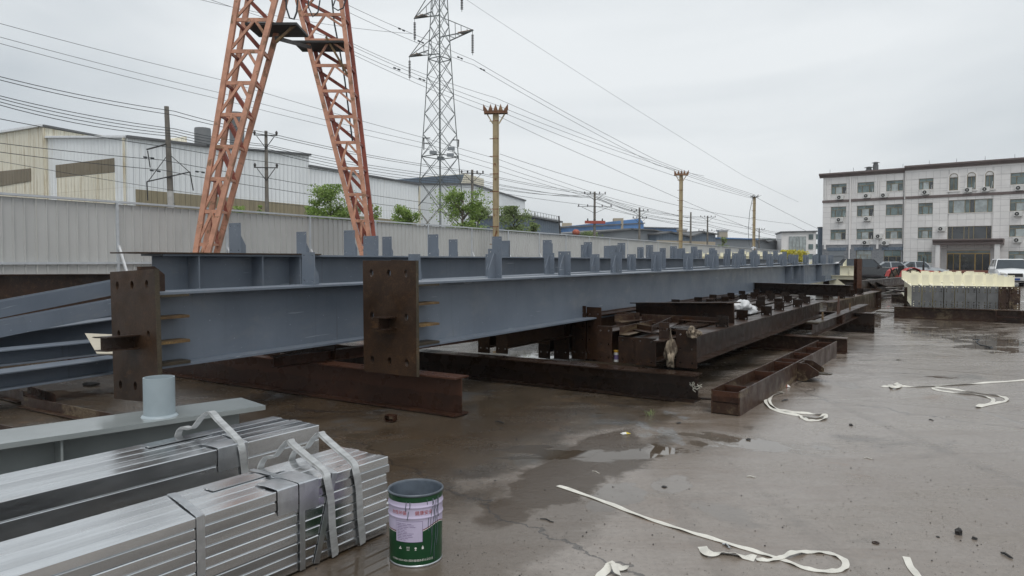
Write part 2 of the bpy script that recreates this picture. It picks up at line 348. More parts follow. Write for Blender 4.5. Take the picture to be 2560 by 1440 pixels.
def ground_mat(name, dark=False):
    n=NT(name); P=n.pos(); u=dotv(n,P,U); q=dotv(n,P,RT)
    warp=n.n('TexNoise'); n.set(warp,'Vector',P); n.set(warp,'Scale',1.7); n.set(warp,'Detail',7.); n.set(warp,'Roughness',.62)
    wv=n.vmath('SCALE',n.vmath('SUBTRACT',warp.outputs[1],(.5,.5,.5))); n.t.nodes[-1].inputs['Scale'].default_value=1.
    big=n.noise(P,.33,6,.6,.3); med=n.noise(P,1.6,9,.66); fine=n.noise(P,26,6,.7); grit=n.noise(P,120,3,.6)
    sw=n.noise(n.mapping(P,rot=(0,0,TH),scale=(.5,2.2,1)),1.1,7,.62,1.2)
    left=n.step(n.math('ADD',q,n.math('MULTIPLY',n.math('SUBTRACT',n.noise(P,.9,7,.6),.5),2.6)),Q0+.22,Q0-.28)   # older, dirtier surface left of the joint
    c=n.mix(n.step(big,.35,.65),(.205,.170,.140),(.275,.242,.212))
    c=n.mix(n.math('MULTIPLY',n.step(sw,.42,.72),.55),c,(.135,.090,.058))
    cl=n.mix(n.step(med,.35,.62),(.040,.028,.017),(.094,.068,.043))
    cl=n.mix(n.math('MULTIPLY',n.step(n.noise(P,.8,8,.7,.5),.52,.68),.7),cl,(.075,.092,.105))
    cl=n.mix(n.math('MULTIPLY',n.step(n.noise(n.mapping(P,loc=(4,9,2)),1.4,9,.72),.56,.66),.7),cl,(.105,.066,.035))
    c=n.mix(left,c,cl)
    if dark: c=cl
    # paint over-spray and efflorescence
    c=n.mix(n.math('MULTIPLY',n.step(n.noise(n.mapping(P,loc=(2,5,1),rot=(0,0,TH),scale=(1,.4,1)),.9,9,.72,.3),.61,.67),.5),c,(.30,.33,.35))
    c=n.mix(n.math('MULTIPLY',n.step(n.noise(n.mapping(P,loc=(7,1,5)),3.1,6,.7,.2),.70,.73),.55),c,(.27,.25,.23))
    c=n.mix(n.math('MULTIPLY',n.step(fine,.35,.75),.35),c,mul((.10,.085,.07),.9))
    c=n.mix(n.step(grit,.70,.74),c,(.23,.21,.19)); c=n.mix(n.step(n.noise(n.mapping(P,loc=(3,3,3)),75,2,.5),.715,.73),c,(.02,.018,.016))
    tk=n.noise(n.mapping(P,rot=(0,0,TH+.35),scale=(3.2,.10,1)),1.,5,.6,.6); c=n.mix(n.math('MULTIPLY',n.step(tk,.55,.66),.28),c,(.10,.080,.062))
    rt=n.noise(n.mapping(P,loc=(21,3,0)),.9,9,.7,.3); c=n.mix(n.math('MULTIPLY',n.step(rt,.60,.68),.5),c,(.17,.095,.05))
    # oil patches
    c=n.mix(n.math('MULTIPLY',n.step(n.noise(n.mapping(P,loc=(11,4,0)),.55,8,.65,.8),.60,.70),.55),c,(.045,.036,.03))
    # puddles
    m=None
    for (pp,a,b,k) in PUD:
        g=atz(*pp); d=n.vmath('ADD',P,tuple(-g)); d=n.vmath('ADD',d,n.vmath('MULTIPLY',wv,(max(a,b)*1.3+.22,)*2+(0,)))
        x=n.math('DIVIDE',dotv(n,d,U),a); y=n.math('DIVIDE',dotv(n,d,RT),b)
        r=n.math('SQRT',n.math('ADD',n.math('MULTIPLY',x,x),n.math('MULTIPLY',y,y)))
        e=n.step(r,1.08,.86,0.,k); m=e if m is None else n.math('MAXIMUM',m,e)
    brn=None
    for (pp,a,b,k) in BROWN:
        g=atz(*pp); d=n.vmath('ADD',P,tuple(-g)); d=n.vmath('ADD',d,n.vmath('MULTIPLY',wv,(max(a,b)*.7+.1,)*2+(0,)))
        x=n.math('DIVIDE',dotv(n,d,U),a); y=n.math('DIVIDE',dotv(n,d,RT),b)
        r=n.math('SQRT',n.math('ADD',n.math('MULTIPLY',x,x),n.math('MULTIPLY',y,y)))
        e=n.step(r,1.15,.8,0.,k); brn=e if brn is None else n.math('MAXIMUM',brn,e)
    c=n.mix(n.math('MULTIPLY',brn,.95),c,(.052,.034,.019))
    rp=n.step(n.math('ADD',n.math('MULTIPLY',n.noise(n.mapping(P,rot=(0,0,TH),scale=(.45,1,1)),.62,8,.62,.4),.8),n.math('MULTIPLY',left,.03)),.46,.50)
    fill=n.step(n.noise(P,5.,6,.7),.30,.38)
    m=n.math('MAXIMUM',n.math('MULTIPLY',m,fill),n.math('MULTIPLY',rp,.82))
    c=n.mix(n.math('MULTIPLY',m,.6),c,mul((.075,.062,.048),1.))
    wet=n.step(n.math('ADD',n.math('MULTIPLY',sw,.6),n.math('MULTIPLY',med,.4)),.3,.66)
    rg=n.step(wet,0.,1.,.32,.10); rg=n.math('ADD',rg,n.math('MULTIPLY',n.math('SUBTRACT',fine,.5),.3),clamp=True)
    mm=n.step(m,.45,.8); inv=n.math('SUBTRACT',1.,mm)
    rg=n.math('ADD',n.math('MULTIPLY',rg,inv),n.math('MULTIPLY',mm,.025))
    h=n.math('ADD',n.math('MULTIPLY',fine,.5),n.math('ADD',n.math('MULTIPLY',grit,.25),n.math('MULTIPLY',med,1.2)))
    # hairline cracks
    vo=n.n('TexVoronoi',feature='DISTANCE_TO_EDGE'); n.set(vo,0,n.vmath('ADD',P,n.vmath('MULTIPLY',wv,(.8,.8,0)))); n.set(vo,'Scale',.21)
    ck=n.step(vo.outputs['Distance'],.004,.0015); ck=n.math('MULTIPLY',ck,n.step(big,.42,.55)); c=n.mix(n.math('MULTIPLY',ck,.75),c,(.025,.02,.017))
    nm=n.bump(h,n.math('MULTIPLY',inv,n.step(left,0.,1.,.45,.95)),.008)
    return n.out(c,rg,0.,nm,n.step(brn,0.,1.,.6,.2))
M['ground']=ground_mat('wet_concrete'); M['ground_far']=pmat('damp_bare_ground',(.085,.078,.066),.3,.15,.6,.1,bump=.2,stain=(.06,.075,.04),stain_at=(.55,.65),bs=3,bd=.05)
g=MB(); g.box(-560,560,-100,900,-.6,-.05); o=g.build('ground',M['ground_far'],kind='structure')
o=MB(); o.box(-26,44,-14,120,-.5,-.034)
yard=thing('yard_paving','','ground'); del yard['label']; del yard['category']; yard['kind']='structure'
yard.rotation_euler=(0,0,-TH); MW[yard.name]=Euler((0,0,-TH)).to_matrix().to_4x4()
o.build('joint_filler',M['clod'],yard)
sj1=atz(2200,1005).dot(U); sj2=atz(2200,916).dot(U)
us=[-24.,-12.,0.]+[sj1-.0]+[sj2+6.1*i for i in range(0,16)]; us=sorted(set(us))
us=[s for i,s in enumerate(us) if i==0 or s-us[i-1]>2.5 or True]
qs=[Q0-7.5,Q0,Q0+6.4,Q0+12.8,Q0+19.2,Q0+25.6]; qs=[Q0-15.]+qs
cache={}
for i in range(len(us)-1):
    for j in range(len(qs)-1):
        L=us[i+1]-us[i]; B=qs[j+1]-qs[j]; low = qs[j+1] <= Q0+.01
        if L<.3: continue
        key=(round(L,2),round(B,2))
        if key not in cache:
            m=MB(); m.box(.006,B-.006,.006,L-.006,-.2,0); cache[key]=m.mesh('concrete_slab',M['ground'])
        s=part('concrete_slab',cache[key],yard); s.location=(qs[j],us[i],(-.010 if low else 0)+rng.uniform(-.0015,.0015))
# ------------------------------------------------------------------ steel sections
def section(root, L, h, b, tw, tf, mat, y0=0., z0=0., x0=0.):
    for nm,a in (('top_flange',(-b/2,b/2,z0+h-tf,z0+h)),('web',(-tw/2,tw/2,z0+tf,z0+h-tf)),('bottom_flange',(-b/2,b/2,z0,z0+tf))):
        m=MB(); m.box(x0+a[0],x0+a[1],y0,y0+L,a[2],a[3]); m.build(nm,mat,root)
def holes_plate(name, w, h, t, holes, mat, parent, x=0., y=0., z=0., sub=None, edge=None, cham=0.):
    """upright plate in the local x-z plane, front face towards -y"""
    pts=[(-w/2,0),(w/2,0),(w/2,h-cham),(w/2-cham,h),(-w/2,h)] if cham else [(-w/2,0),(w/2,0),(w/2,h),(-w/2,h)]
    m=MB(); m.poly(pts,(x,y,z),(1,0,0),(0,0,1),(0,1,0),t,[ell(*q) for q in holes])
    if edge:
        for i,f in enumerate(m.f): 
            if len(f)==4 and i>=len(m.f)-4-sum(10 for _ in holes) : m.m[i]=1
        return m.build(name,[mat,edge],parent)
    return m.build(name,mat,parent)
CLEAT={}
def cleat(parent, y, z, w=.21, h=.36, t=.012, mat=None, gus=1, x=0., nh=4, name='cleat'):
    key=(round(w,2),round(h,2),gus,mat.name,nh)
    if key not in CLEAT:
        m=MB(); hs=[(-w*.33,h*.13),(w*.33,h*.13),(-w*.33,h*.9),(w*.33,h*.9)][:nh]
        m.poly([(-w/2,0),(w/2,0),(w/2,h),(-w/2,h)],(0,-t/2,0),(1,0,0),(0,0,1),(0,1,0),t,[ell(a,b,.011,.011,8) for a,b in hs])
        g=MB()
        for sgn in ((1,) if gus==1 else (-1,) if gus==-1 else (1,-1)):
            g.poly([(t/2,0),(.15,0),(.15,h*.30),(t/2+.02,h*.86),(t/2,h*.86)],(-.006,0,0),(0,sgn,0),(0,0,1),(1,0,0),.012)
        CLEAT[key]=(m.mesh(name,mat),g.mesh('gusset',mat))
    a,b=CLEAT[key]; o=part(name,a,parent); o.location=(x,y,z); p=part('gusset',b,o); return o
# long blue girders ------------------------------------------------
SLOT=lambda xs,zs:[(x,z,.030,.045) for z in zs for x in xs]
def girder(px0, k, ztop, L, rise, label, plate=None, cleats=(), yo=0., cl_gus=-1, b=.42, h=.71):
    # k = depth * (vp - px): the line of a girder running along U
    Y=k/(2425-px0); p=at(px0,HORIZ,Y); p.z=ztop-h
    r=thing('painted_girder',label,'steel girder',tuple(p),rz=-TH,rx=rise,group='long blue-grey girders lying side by side')
    section(r,L,h,b,.010,.022,M['blue'])
    for i,(c,g_) in enumerate(cleats): cleat(r,c,h,mat=M['blue'],gus=g_,h=.36 if i%3 else .38)
    return r
Lr=1.9
A=girder(980,11137,1.368,30.1,math.atan(.12/29.6),'blue-grey girder nearest the open yard, brown end plate standing square at its near end',
  cleats=[(1.98+Lr*i,(2 if i==0 else -1)) for i in range(15)])
Bg=girder(345,13932,1.305,31.,math.atan(.22/30),'blue-grey girder whose tilted brown end plate stands leftmost, one clip plate near its start',
  cleats=[(2.05+Lr*i,(1 if i<2 else -1)) for i in range(15)])
C=girder(380,16000,1.675,33.4,0,'raised blue-grey girder with stiffened open near end behind the tilted end plate',cleats=[(1.05+Lr*i,(1 if i<5 else -1)) for i in range(17)])
D=girder(560,18300,1.66,29.,0,'farthest blue-grey girder on the fence side, mostly hidden, clip plates showing above',cleats=[(1.35+Lr*i,(1 if i<4 else -1)) for i in range(15)])
for y in (1.95,6.,11.5,17.):    # wide double clip plates
    cleat(D,y+.9,.71,.34,.36,mat=M['blue'],gus=1)
# stiffeners
def stiff(root, y, h=.71, b=.42, t=.012, side=(1,-1), mat=None, low=False):
    for s in side:
        m=MB(); x0,x1=sorted((s*.006,s*b/2)); m.box(x0,x1,y,y+t,.0225,h-.0225)
        if low: x0,x1=sorted((s*b/2,s*(b/2+.13))); m.box(x0,x1,y,y+t,.03,.25); m.box(x0,x1,y+t,y+.18,.03,.042)
        m.build('stiffener',mat or M['blue'],root)
for y,l in ((19.4,True),(20.8,False),(21.4,False),(25.1,True),(29.8,False)): stiff(A,y,low=l)
for y in (.42,1.28,1.86): stiff(C,y)
m=MB(); m.box(-.24,.24,-.32,2.2,.712,.727); m.build('cover_plate',M['mill'],C)
# end plates of A and B
def end_plate(g, w, h, z, key_w, holes, tilt=0., roll=0.):
    t=.045
    o=MB(); pts=[(-w/2,0),(w/2,0),(w/2,h),(-w/2,h)]
    o.poly(pts,(0,-.05,0),(1,0,0),(0,0,1),(0,1,0),t,[ell(*q) for q in holes])
    # edges darker flame-cut material on the outer rim
    nh=sum(10 for _ in holes); n0=len(o.f)-nh-4
    for i in range(n0,n0+4): o.m[i]=1
    p=o.build('end_plate',[M['mill'],M['cut']],g); p.location=(0,0,z); p.rotation_euler=(tilt,roll,0)
    k=MB(); k.box(-.105,.105,-.052-key_w,-.0505,h*.5,h*.5+.012); k.box(-.105,.105,-.052-key_w,-.0505,h*.5-.12,h*.5-.108); k.box(-.004,.004,-.052-key_w,-.0505,h*.5-.108,h*.5)
    k.build('shear_key',M['rust_dark'],p)
    return p
hsA=[(x,z,.028,.042) for x in (-.25,0,.24) for z in (.14,1.08)]+[(.24,.62,.026,.04),(-.25,.62,.026,.04)]
pa=end_plate(A,.75,1.215,-.27,.16,hsA,0,0)
pb=end_plate(Bg,.74,1.215,-.30,.30,hsA,-.02,-.045)
for g in (A,Bg):
    rl_=.56 if g is A else .40
    for z in (.0225,.225,.46,.665):
        m=MB(); m.poly([(0,0),(rl_,0),(rl_,.11),(rl_-.03,.145),(0,.145)],(.006,.001,z),(0,1,0),(1.5,0,0),(0,0,1),.022); m.build('stiffener_rib',M['yellow_rust'] if z in (.225,.46) else M['cut'],g)
    m=MB(); m.poly([(0,.0),(.26,.0),(.26,.16),(.16,.24),(0,.24)],(-.011,.001,.712),(0,1,0),(0,0,1),(1,0,0),.022); m.build('fin_plate',M['rust'],g)
    m=MB(); m.poly([(0,0),(.2,0),(.08,-.26),(0,-.26)],(-.011,.001,-.003),(0,1,0),(0,0,1),(1,0,0),.022); m.build('fin_plate',M['rust'],g)
# bare ends of the flanges
# ------------------------------------------------------------------ rusty supports and rusty beams
TV = R(90)-TH   # rotation of beams that lie across, far end to the left
def hbeam(name, p, rz, L, h, b, mat, label, tw=.011, tf=.016, rx=0., group=None, cat='steel beam', one=False):
    r=thing(name,label,cat,tuple(p),rz=rz,rx=rx,group=group); section(r,L,h,b,tw,tf,mat); return r
GS='rusty H-beams laid across as supports'
p=atz(1155,1038); p+=Vector((-RT.x*.0,0,0))
S1=hbeam('support_beam',p,TV,12.,.40,.24,M['rust_red'],'reddish rusty support beam under both brown end plates, nearest the galvanised bundles',group=GS)
p=atz(1745,1003,0); S2=hbeam('support_beam',p,TV,11.,.31,.28,M['rust_dark'],'dark wet support beam with white chalk scribble near its right end',group=GS)
p=atz(2118,884); S3=hbeam('support_beam',p,TV,8.,.27,.26,M['rust_brown'],'support beam behind the open box frame, its end sticking out right of the frame',group=GS)
p=atz(2186,832); S4=hbeam('support_beam',p,TV,8.,.44,.3,M['rust_dark'],'deep dark support beam farthest back under the lifting beam, end beside the wet yard',group=GS)
p=atz(520,1005); p=S1.location+Vector(tuple(U*-0.0))
# small H beam on S1 pointing away
q=atz(684,918,.41); hbeam('small_beam',(q.x,q.y,.402),-TH-R(5),4.2,.125,.125,M['rust_red'],'short thin rusty H-beam lying on the reddish support under the girders',.008,.01)
# supports further away below the girders
for i,(y,hh) in enumerate(((15.,.64),(27.5,.70))):
    pass
lab=['left','middle','right']
for gd,ys in ((A,(19.6,27.5)),(Bg,(2.34,16.5,27.5)),(C,(1.6,15.5,27.5)),(D,(.15,15.,27.))):
    mw=MW[gd.name]
    for j,y in enumerate(ys):
        c=mw@Vector((0,y,0)); hh=c.z-.002
        zb0=.402 if (j==0 and gd is not A) else 0.
        r=thing('crib_block','rusty H-section prop under the %s blue-grey girder, %s one'%({A.name:'frontmost',Bg.name:'second',C.name:'third',D.name:'rearmost'}[gd.name],('nearest','middle','farthest')[j if gd is not A else j+1]),'steel block',(c.x,c.y,0),rz=-TH,group='rusty props under the girders')
        m=MB(); m.box(-.12,.12,-.09,.09,zb0,zb0+.012); m.box(-.12,.12,-.09,.09,hh-.012,hh); m.box(-.12,.12,-.005,.005,zb0+.0125,hh-.0125); m.build('prop_body',M['rust'],r)
# chalk scribble on S2
ck=MB()
def stroke(pts):
    # pixel points on the web plane of S2
    mw=MW[S2.name]; inv=mw.inverted(); res=[]
    for x,y in pts:
        d=ray(x,y); o0=Vector((0,0,CH)); a=inv@o0; bdir=(inv.to_3x3()@d); tt=(-.0075-a.x)/bdir.x if True else 0
        res.append(a+bdir*tt)
    return res
S2i=MW[S2.name].inverted()
camside = 1 if (S2i@Vector((0,0,CH))).x>0 else -1
def onweb(pts):
    res=[]
    for x,y in pts:
        a=S2i@Vector((0,0,CH)); bd=S2i.to_3x3()@ray(x,y); res.append(a+bd*((camside*.0075-a.x)/bd.x))
    return res
for pts in ([(1724,956),(1729,963),(1733,958)],[(1724,960),(1728,965),(1732,964),(1731,956),(1734,955),(1736,960),(1732,964)],
            [(1731,965),(1733,970),(1739,968),(1735,964)],[(1732,972),(1733,975),(1739,980)],[(1733,971),(1740,972),(1744,975)],
            [(1743,960),(1746,965),(1741,967)],[(1741,967),(1755,961)],[(1747,965),(1749,970),(1743,972)],[(1750,965),(1755,968)]):
    ck.path(onweb(pts),.0045,4)
ck.build('chalk_mark',pmat('chalk',(.62,.60,.52),.1,20,.9,.05,bump=0),S2)
# rust beams stored below, each along U with a drilled end plate
GR='rusty beams with drilled end plates stored under the girders'
def stored(px, pyb, zb, w, h, L, label, mat='rust', hb=None, ncl=0, holes=4, cat='steel beam', clz=.15, ang=0., plate=True, bw=None):
    p=atz(px,pyb,zb); r=thing('stored_beam',label,cat,(p.x,p.y,zb),rz=-TH+ang,group=GR)
    hb=hb or h*.72; bw=bw or w
    section(r,L,hb,bw,.010,.014,M[mat],y0=.02,z0=(h-hb)*.5 if plate else 0)
    if plate:
        rows=holes//2; hs=[(sx*w*.28,h*(.13+.74*k/(rows-1)),.013,.013,8) for k in range(rows) for sx in (-1,1)]
        holes_plate('end_plate',w,h,.02,hs,M[mat],r)
    z=(h-hb)*.5+hb if plate else hb
    for i in range(ncl):
        cleat(r,1.3+1.25*i+.1*(i%2),z+.001,.17,clz,mat=M['rust_dark'],gus=1,x=(-.04 if i%2 else .05),nh=2)
    return r
lbl='rusty beam under the girders seen end on, '
stored(1209,882,.312,.19,.52,5,lbl+'leftmost drilled plate behind the long dark support',holes=4,mat='mill')
stored(1254,884,.312,.19,.52,5,lbl+'second drilled plate from the left, bright hole low down',holes=4,mat='mill')
stored(1360,896,.02,.21,.80,7,lbl+'third plate from the left, in deep shade',holes=6)
stored(1403,898,.02,.27,.86,7,lbl+'fourth plate from the left, tall and red-brown',holes=8,mat='rust')
stored(1446,898,.02,.25,.86,8,lbl+'fifth plate from the left, tallest of the row',holes=8,mat='rust')
stored(1484,899,.02,.25,.84,8,lbl+'sixth plate from the left, tight beside the tallest',holes=8,mat='rust')
stored(1511,905,.312,.20,.46,8,lbl+'seventh plate, just left of the small paint can',holes=6,mat='rust')
stored(1568,908,.312,.24,.33,6,lbl+'low plate just right of the small paint can',holes=4,mat='rust')
stored(1614,914,.312,.26,.34,6,lbl+'low plate between paint can and twisted sack',holes=4,mat='rust')
F=stored(1715,920,.312,.26,.46,9.0,'long rusty beam with tall drilled plate beside the twisted sack, foremost of the rusty heap',holes=6,mat='rust',hb=.33,ncl=6,bw=.27)
stored(1672,888,.33,.24,.36,9.5,'flat-topped rusty beam just behind the foremost one, sack lying on it',mat='rust_dark',holes=4,ncl=7,hb=.34,bw=.38,plate=False)
stored(1630,868,.33,.24,.36,10.5,'wide dark rusty beam third from the front of the heap',mat='rust_dark',holes=4,ncl=7,hb=.34,bw=.40,plate=False)
stored(1585,852,.33,.24,.36,11.5,'dark rusty beam in shade fourth from the front of the heap',mat='rust_dark',holes=4,ncl=7,hb=.34,bw=.40,plate=False)
stored(1560,838,.33,.24,.36,12.,'dark rusty beam in shade fifth from the front of the heap',mat='rust_dark',holes=4,ncl=7,hb=.34,bw=.40,plate=False)
# small drilled angle plates lying on the heap near the can
for (x,y,z,w,h,l) in ((1570,812,.68,.34,.2,'small upright drilled plate lying on the heap left of the sacks'),(1660,845,.70,.12,.2,'small dark lug standing beside the tied sack')):
    p=atz(x,y,z); r=thing('loose_plate',l,'steel plate',(p.x,p.y,z-.02),rz=-TH+R(6)); 
    holes_plate('upright_leg',w,h,.012,[(-w*.3,h*.6,.012,.012,8),(w*.3,h*.6,.012,.012,8),(0,h*.6,.012,.012,8)],M['rust'],r)
    m=MB(); m.box(-w/2,w/2,-.25,-.0005,0,.012); m.build('flat_leg',M['rust'],r)
for i,(x0,y0,x1,y1,h,l) in enumerate(((1560,838,1640,818,.10,'thin rusty channel lying across the heap above the small paint can'),(1575,822,1655,836,.07,'second thin rusty channel crossing the first on the heap'),(1600,806,1700,812,.12,'short rusty beam offcut on the heap in front of the crosswise beam'),(1640,832,1690,806,.08,'rusty offcut pointing at the crumpled sack on the heap'),(1545,806,1600,800,.10,'rusty offcut at the shaded left side of the heap'),(1700,800,1790,806,.06,'flat rusty strip at the foot of the crosswise beam'))):
    a=atz(x0,y0,.672+.02*i); b=atz(x1,y1,.672+.02*i); d=b-a; L=min(d.length,2.2); r=thing('steel_offcut',l,'steel offcut',tuple(a),rz=-math.atan2(d.x,d.y),group='rusty offcuts lying on the heap')
    m=MB(); m.box(-.06,.06,0,L,0,.008); m.box(-.06,-.052,0,L,.0085,h); m.build('offcut_body',M['rust' if i%2 else 'rust_brown'],r)
# beams on top of the heap
p=at(1828,814,13.3); zt=.70
r=hbeam('top_beam',(p.x,p.y,zt-.02),0,1,.1,.1,M['rust'],'x'); bpy.data.objects.remove(r.children[0]); 
for ch in list(r.children): bpy.data.objects.remove(ch)
bpy.data.objects.remove(r)
def beam2(name, pa, pb, h, b, mat, label, group=None, cat='steel beam', tw=.011, tf=.016, plate=None):
    """H beam whose underside runs from pa to pb (world points)"""
    pa=Vector(pa); pb=Vector(pb); d=pb-pa; L=d.length; rz=-math.atan2(d.x,d.y); rx=math.asin(d.z/L)
    r=thing(name,label,cat,tuple(pa),rz=rz,rx=rx,group=group); section(r,L,h,b,tw,tf,M[mat])
    if plate: holes_plate('end_plate',plate[0],plate[1],.02,[(sx*plate[0]*.28,plate[1]*(.13+.74*k/2),.013,.013,8) for k in range(3) for sx in (-1,1)],M[mat],r,y=L+.001 if plate[2] else -.021)
    return r
beam2('stored_beam',atz(1836,815,.672),at(1592,HORIZ,12.6)+Vector((0,0,.53-1.6)),.34,.25,'rust','rusty H-beam lying crosswise on top of the heap, cut end over the white bag',GR)
beam2('stored_beam',atz(2126,742,.675),at(1760,HORIZ,22.)+Vector((0,0,.675-1.6)),.30,.25,'rust_dark','dark H-beam lying crosswise at the far end of the heap beneath the blue girder',GR)
def zat(px,py,D): return at(px,py,D)
FX=beam2('stored_beam',zat(2066,815,16.9),zat(2190,772,22.2),.56,.26,'rust_brown','deep rusty beam with drilled end plate at the right far corner of the heap',GR,plate=(.28,.62,True))
for i in range(3): cleat(FX,1.6+1.2*i,.561,.17,.17,mat=M['rust_dark'],gus=1,nh=2)
for i,(xx,yy) in enumerate(((1870,778),(1960,770),(2010,760),(2060,752),(1790,800))):
    pass
# lifting beam J
J=beam2('lifting_beam',zat(2030,838,12.75),zat(2160,782,17.2),.21,.2,'rust','narrow rusty lifting beam with upright lugs resting on two supports',None,'lifting beam',.01,.014)
for y,hh in ((.85,.14),(3.6,.14)):
    m=MB(); m.poly([(-.05,0),(.05,0),(.05,hh*.6),(.03,hh),(-.03,hh),(-.05,hh*.6)],(-.008,y,.2105),(0,1,0),(0,0,1),(1,0,0),.016,[ell(0,hh*.6,.022,.022)]); m.build('lifting_lug',M['yellow_rust'],J)
m=MB(); m.poly([(-.14,0),(.14,0),(.05,.26),(.0,.36),(-.05,.26)],(-.01,2.35,.2105),(0,1,0),(0,0,1),(1,0,0),.02); m.box(.006,.099,2.2,2.5,.015,.195); m.build('centre_lug',M['rust_red'],J)
m=MB(); m.box(-.11,.11,.02,.42,.2105,.2305); m.build('pad_plate',M['cut'],J)
# box frame N: H beam on its side with stiffeners
pn=atz(1813,1037,0); N=thing('box_frame','open ladder-like rusty box beam on the wet concrete in front of the heap','steel frame',(pn.x,pn.y,0.),rz=-R(33.6))
NL,NH,NW=5.6,.255,.30
for s in (-1,1):
    m=MB(); x0,x1=sorted((s*NW/2,s*(NW/2-.014))); m.box(x0,x1,0,NL,0,NH); m.build('side_plate',M['rust_brown'],N)
m=MB(); m.box(-NW/2+.0145,NW/2-.0145,.012,NL,.12,.132); m.build('web',M['rust'],N)
for y in (.0,.42,1.62,2.6,3.0,3.75,4.6,5.45):
    m=MB(); m.box(-NW/2+.0145,NW/2-.0145,y+.001,y+.013,.1325,NH-.012); m.build('cross_plate',M['rust_red'],N)
m=MB(); m.box(-NW/2+.0145,NW/2-.0145,.001,.0115,.01,.1195); m.build('end_closure',M['rust_brown'],N)
for y in (2.62,2.98):
    m=MB(); m.poly([(0,0),(.10,0),(.27,.09),(.27,.14),(.12,.235),(0,.235)],(NW/2+.0005,y,.01),(1,0,0),(0,0,1),(0,1,0),.014); m.build('bracket_plate',M['rust_brown'],N)
m=MB(); m.box(NW/2+.0005,NW/2+.25,2.6345,2.9795,.08,.094); m.box(NW/2+.0005,NW/2+.03,2.6345,2.9795,.0945,.235); m.build('bracket_shelf',M['rust'],N)
m=MB(); m.poly([(0,-.07),(.16,-.07),(.2,-.03),(.2,.03),(.16,.07),(0,.07)],(NW/2+.2,2.8,.095),(1,0,0),(0,1,0),(0,0,1),.016,[ell(.13,0,.03,.03)]); m.build('pad_eye',M['cut'],N)
p=atz(1775,1000,0.0); r=thing('steel_rod','thin dark steel bar lying between the chalked support and the box frame','steel bar',(p.x,p.y,.012),rz=R(70)); MB().tube((0,-.12,0),(0,.22,0),.012).build('rod_body',M['rust_dark'],r)
# dark rusty long beam behind, far left
p=at(-350,735,12.2); beam2('long_rust_beam',(p.x,p.y,.34),Vector((p.x,p.y,.34))+Vector((7.6,0,0))*1.+Vector((0,2.2,0)),1.02,.3,'rust','deep dark rusty girder lying at the foot of the grey fence, far left')
for xx in (0.6,4.5):
    q=Vector((p.x+xx,p.y+xx*.29,0)); r=thing('crib_block','rusty prop under the deep rusty girder by the fence, %s one'%('left' if xx<1 else 'right'),'steel block',(q.x,q.y,0),rz=R(15),group='rusty props under the fence side girder')
    m=MB(); m.box(-.16,.16,-.14,.14,0,.015); m.box(-.16,.16,-.14,.14,.322,.338); m.box(-.16,.16,-.006,.006,.0155,.3215); m.build('prop_body',M['rust'],r)
# ------------------------------------------------------------------ pile of blue beams, far left
GL='loose blue-grey beams piled at the left edge'
def lb(x0,y0,D0,x1,y1,D1,h,b,mat,label,side=False,roll=0.):
    pa=at(x0,y0,D0); pb=at(x1,y1,D1); d=pb-pa; pa=pa-d*.5; L=(pb-pa).length
    rz=-math.atan2(d.x,d.y); rx=math.asin((pb-pa).z/L)
    if pa.z<.02: pa.z=.02
    r=thing('loose_beam',label,'steel beam',tuple(pa),rz=rz,rx=rx,ry=0,group=GL)
    if side:
        for s in (-1,1):
            m=MB(); x0_,x1_=sorted((s*h/2,s*(h/2-.012))); m.box(x0_,x1_,0,L,0,b); m.build('side_flange',M[mat],r)
        m=MB(); m.box(-h/2+.0125,h/2-.0125,0,L,b/2-.005,b/2+.005); m.build('web',M[mat],r)
    else: section(r,L,h,b,.009,.013,M[mat])
    return r
lb(0,972,7.75,292,928,8.9,.19,.34,'blue','lowest blue-grey beam of the left pile, pale wet top flange',False)
lb(0,912,8.3,288,880,9.4,.18,.34,'blue','second lowest blue-grey beam of the left pile, behind the lowest',False)
lb(0,886,8.9,300,838,10.2,.26,.30,'blue','blue-grey beam in the middle of the left pile, partly behind the beige plate')
lb(0,842,8.6,300,782,9.6,.17,.2,'blue','sloping blue-grey beam below the topmost of the left pile',True)
lb(0,792,9.1,300,732,10.4,.20,.2,'blue','topmost sloping blue-grey beam of the left pile, highest at the tilted end plate',True)
lb(0,858,9.4,300,800,10.6,.2,.2,'blue','shadowed blue-grey beam at the back of the left pile')
# beige gusset plate leaning on the pile
pc=[at(212,833,8.55),at(300,829,8.5),at(300,884,8.25),at(242,884,8.25)]
r=thing('gusset_plate','pale beige plate with one hole leaning on the left blue-grey pile','steel plate',tuple(pc[3]))
e1=(pc[2]-pc[3]).normalized(); nrm=e1.cross((pc[0]-pc[3])).normalized(); e2=nrm.cross(e1)
m=MB(); P2=[((p-pc[3]).dot(e1),(p-pc[3]).dot(e2)) for p in (pc[3],pc[2],pc[1],pc[0])]
hq=at(230,842,8.5)-pc[3]; m.poly(P2,(0,0,0),e1,e2,-nrm,.014,[ell(hq.dot(e1)+.03,hq.dot(e2)-.012,.022,.014)]); m.build('plate_body',M['beige_plate'],r)
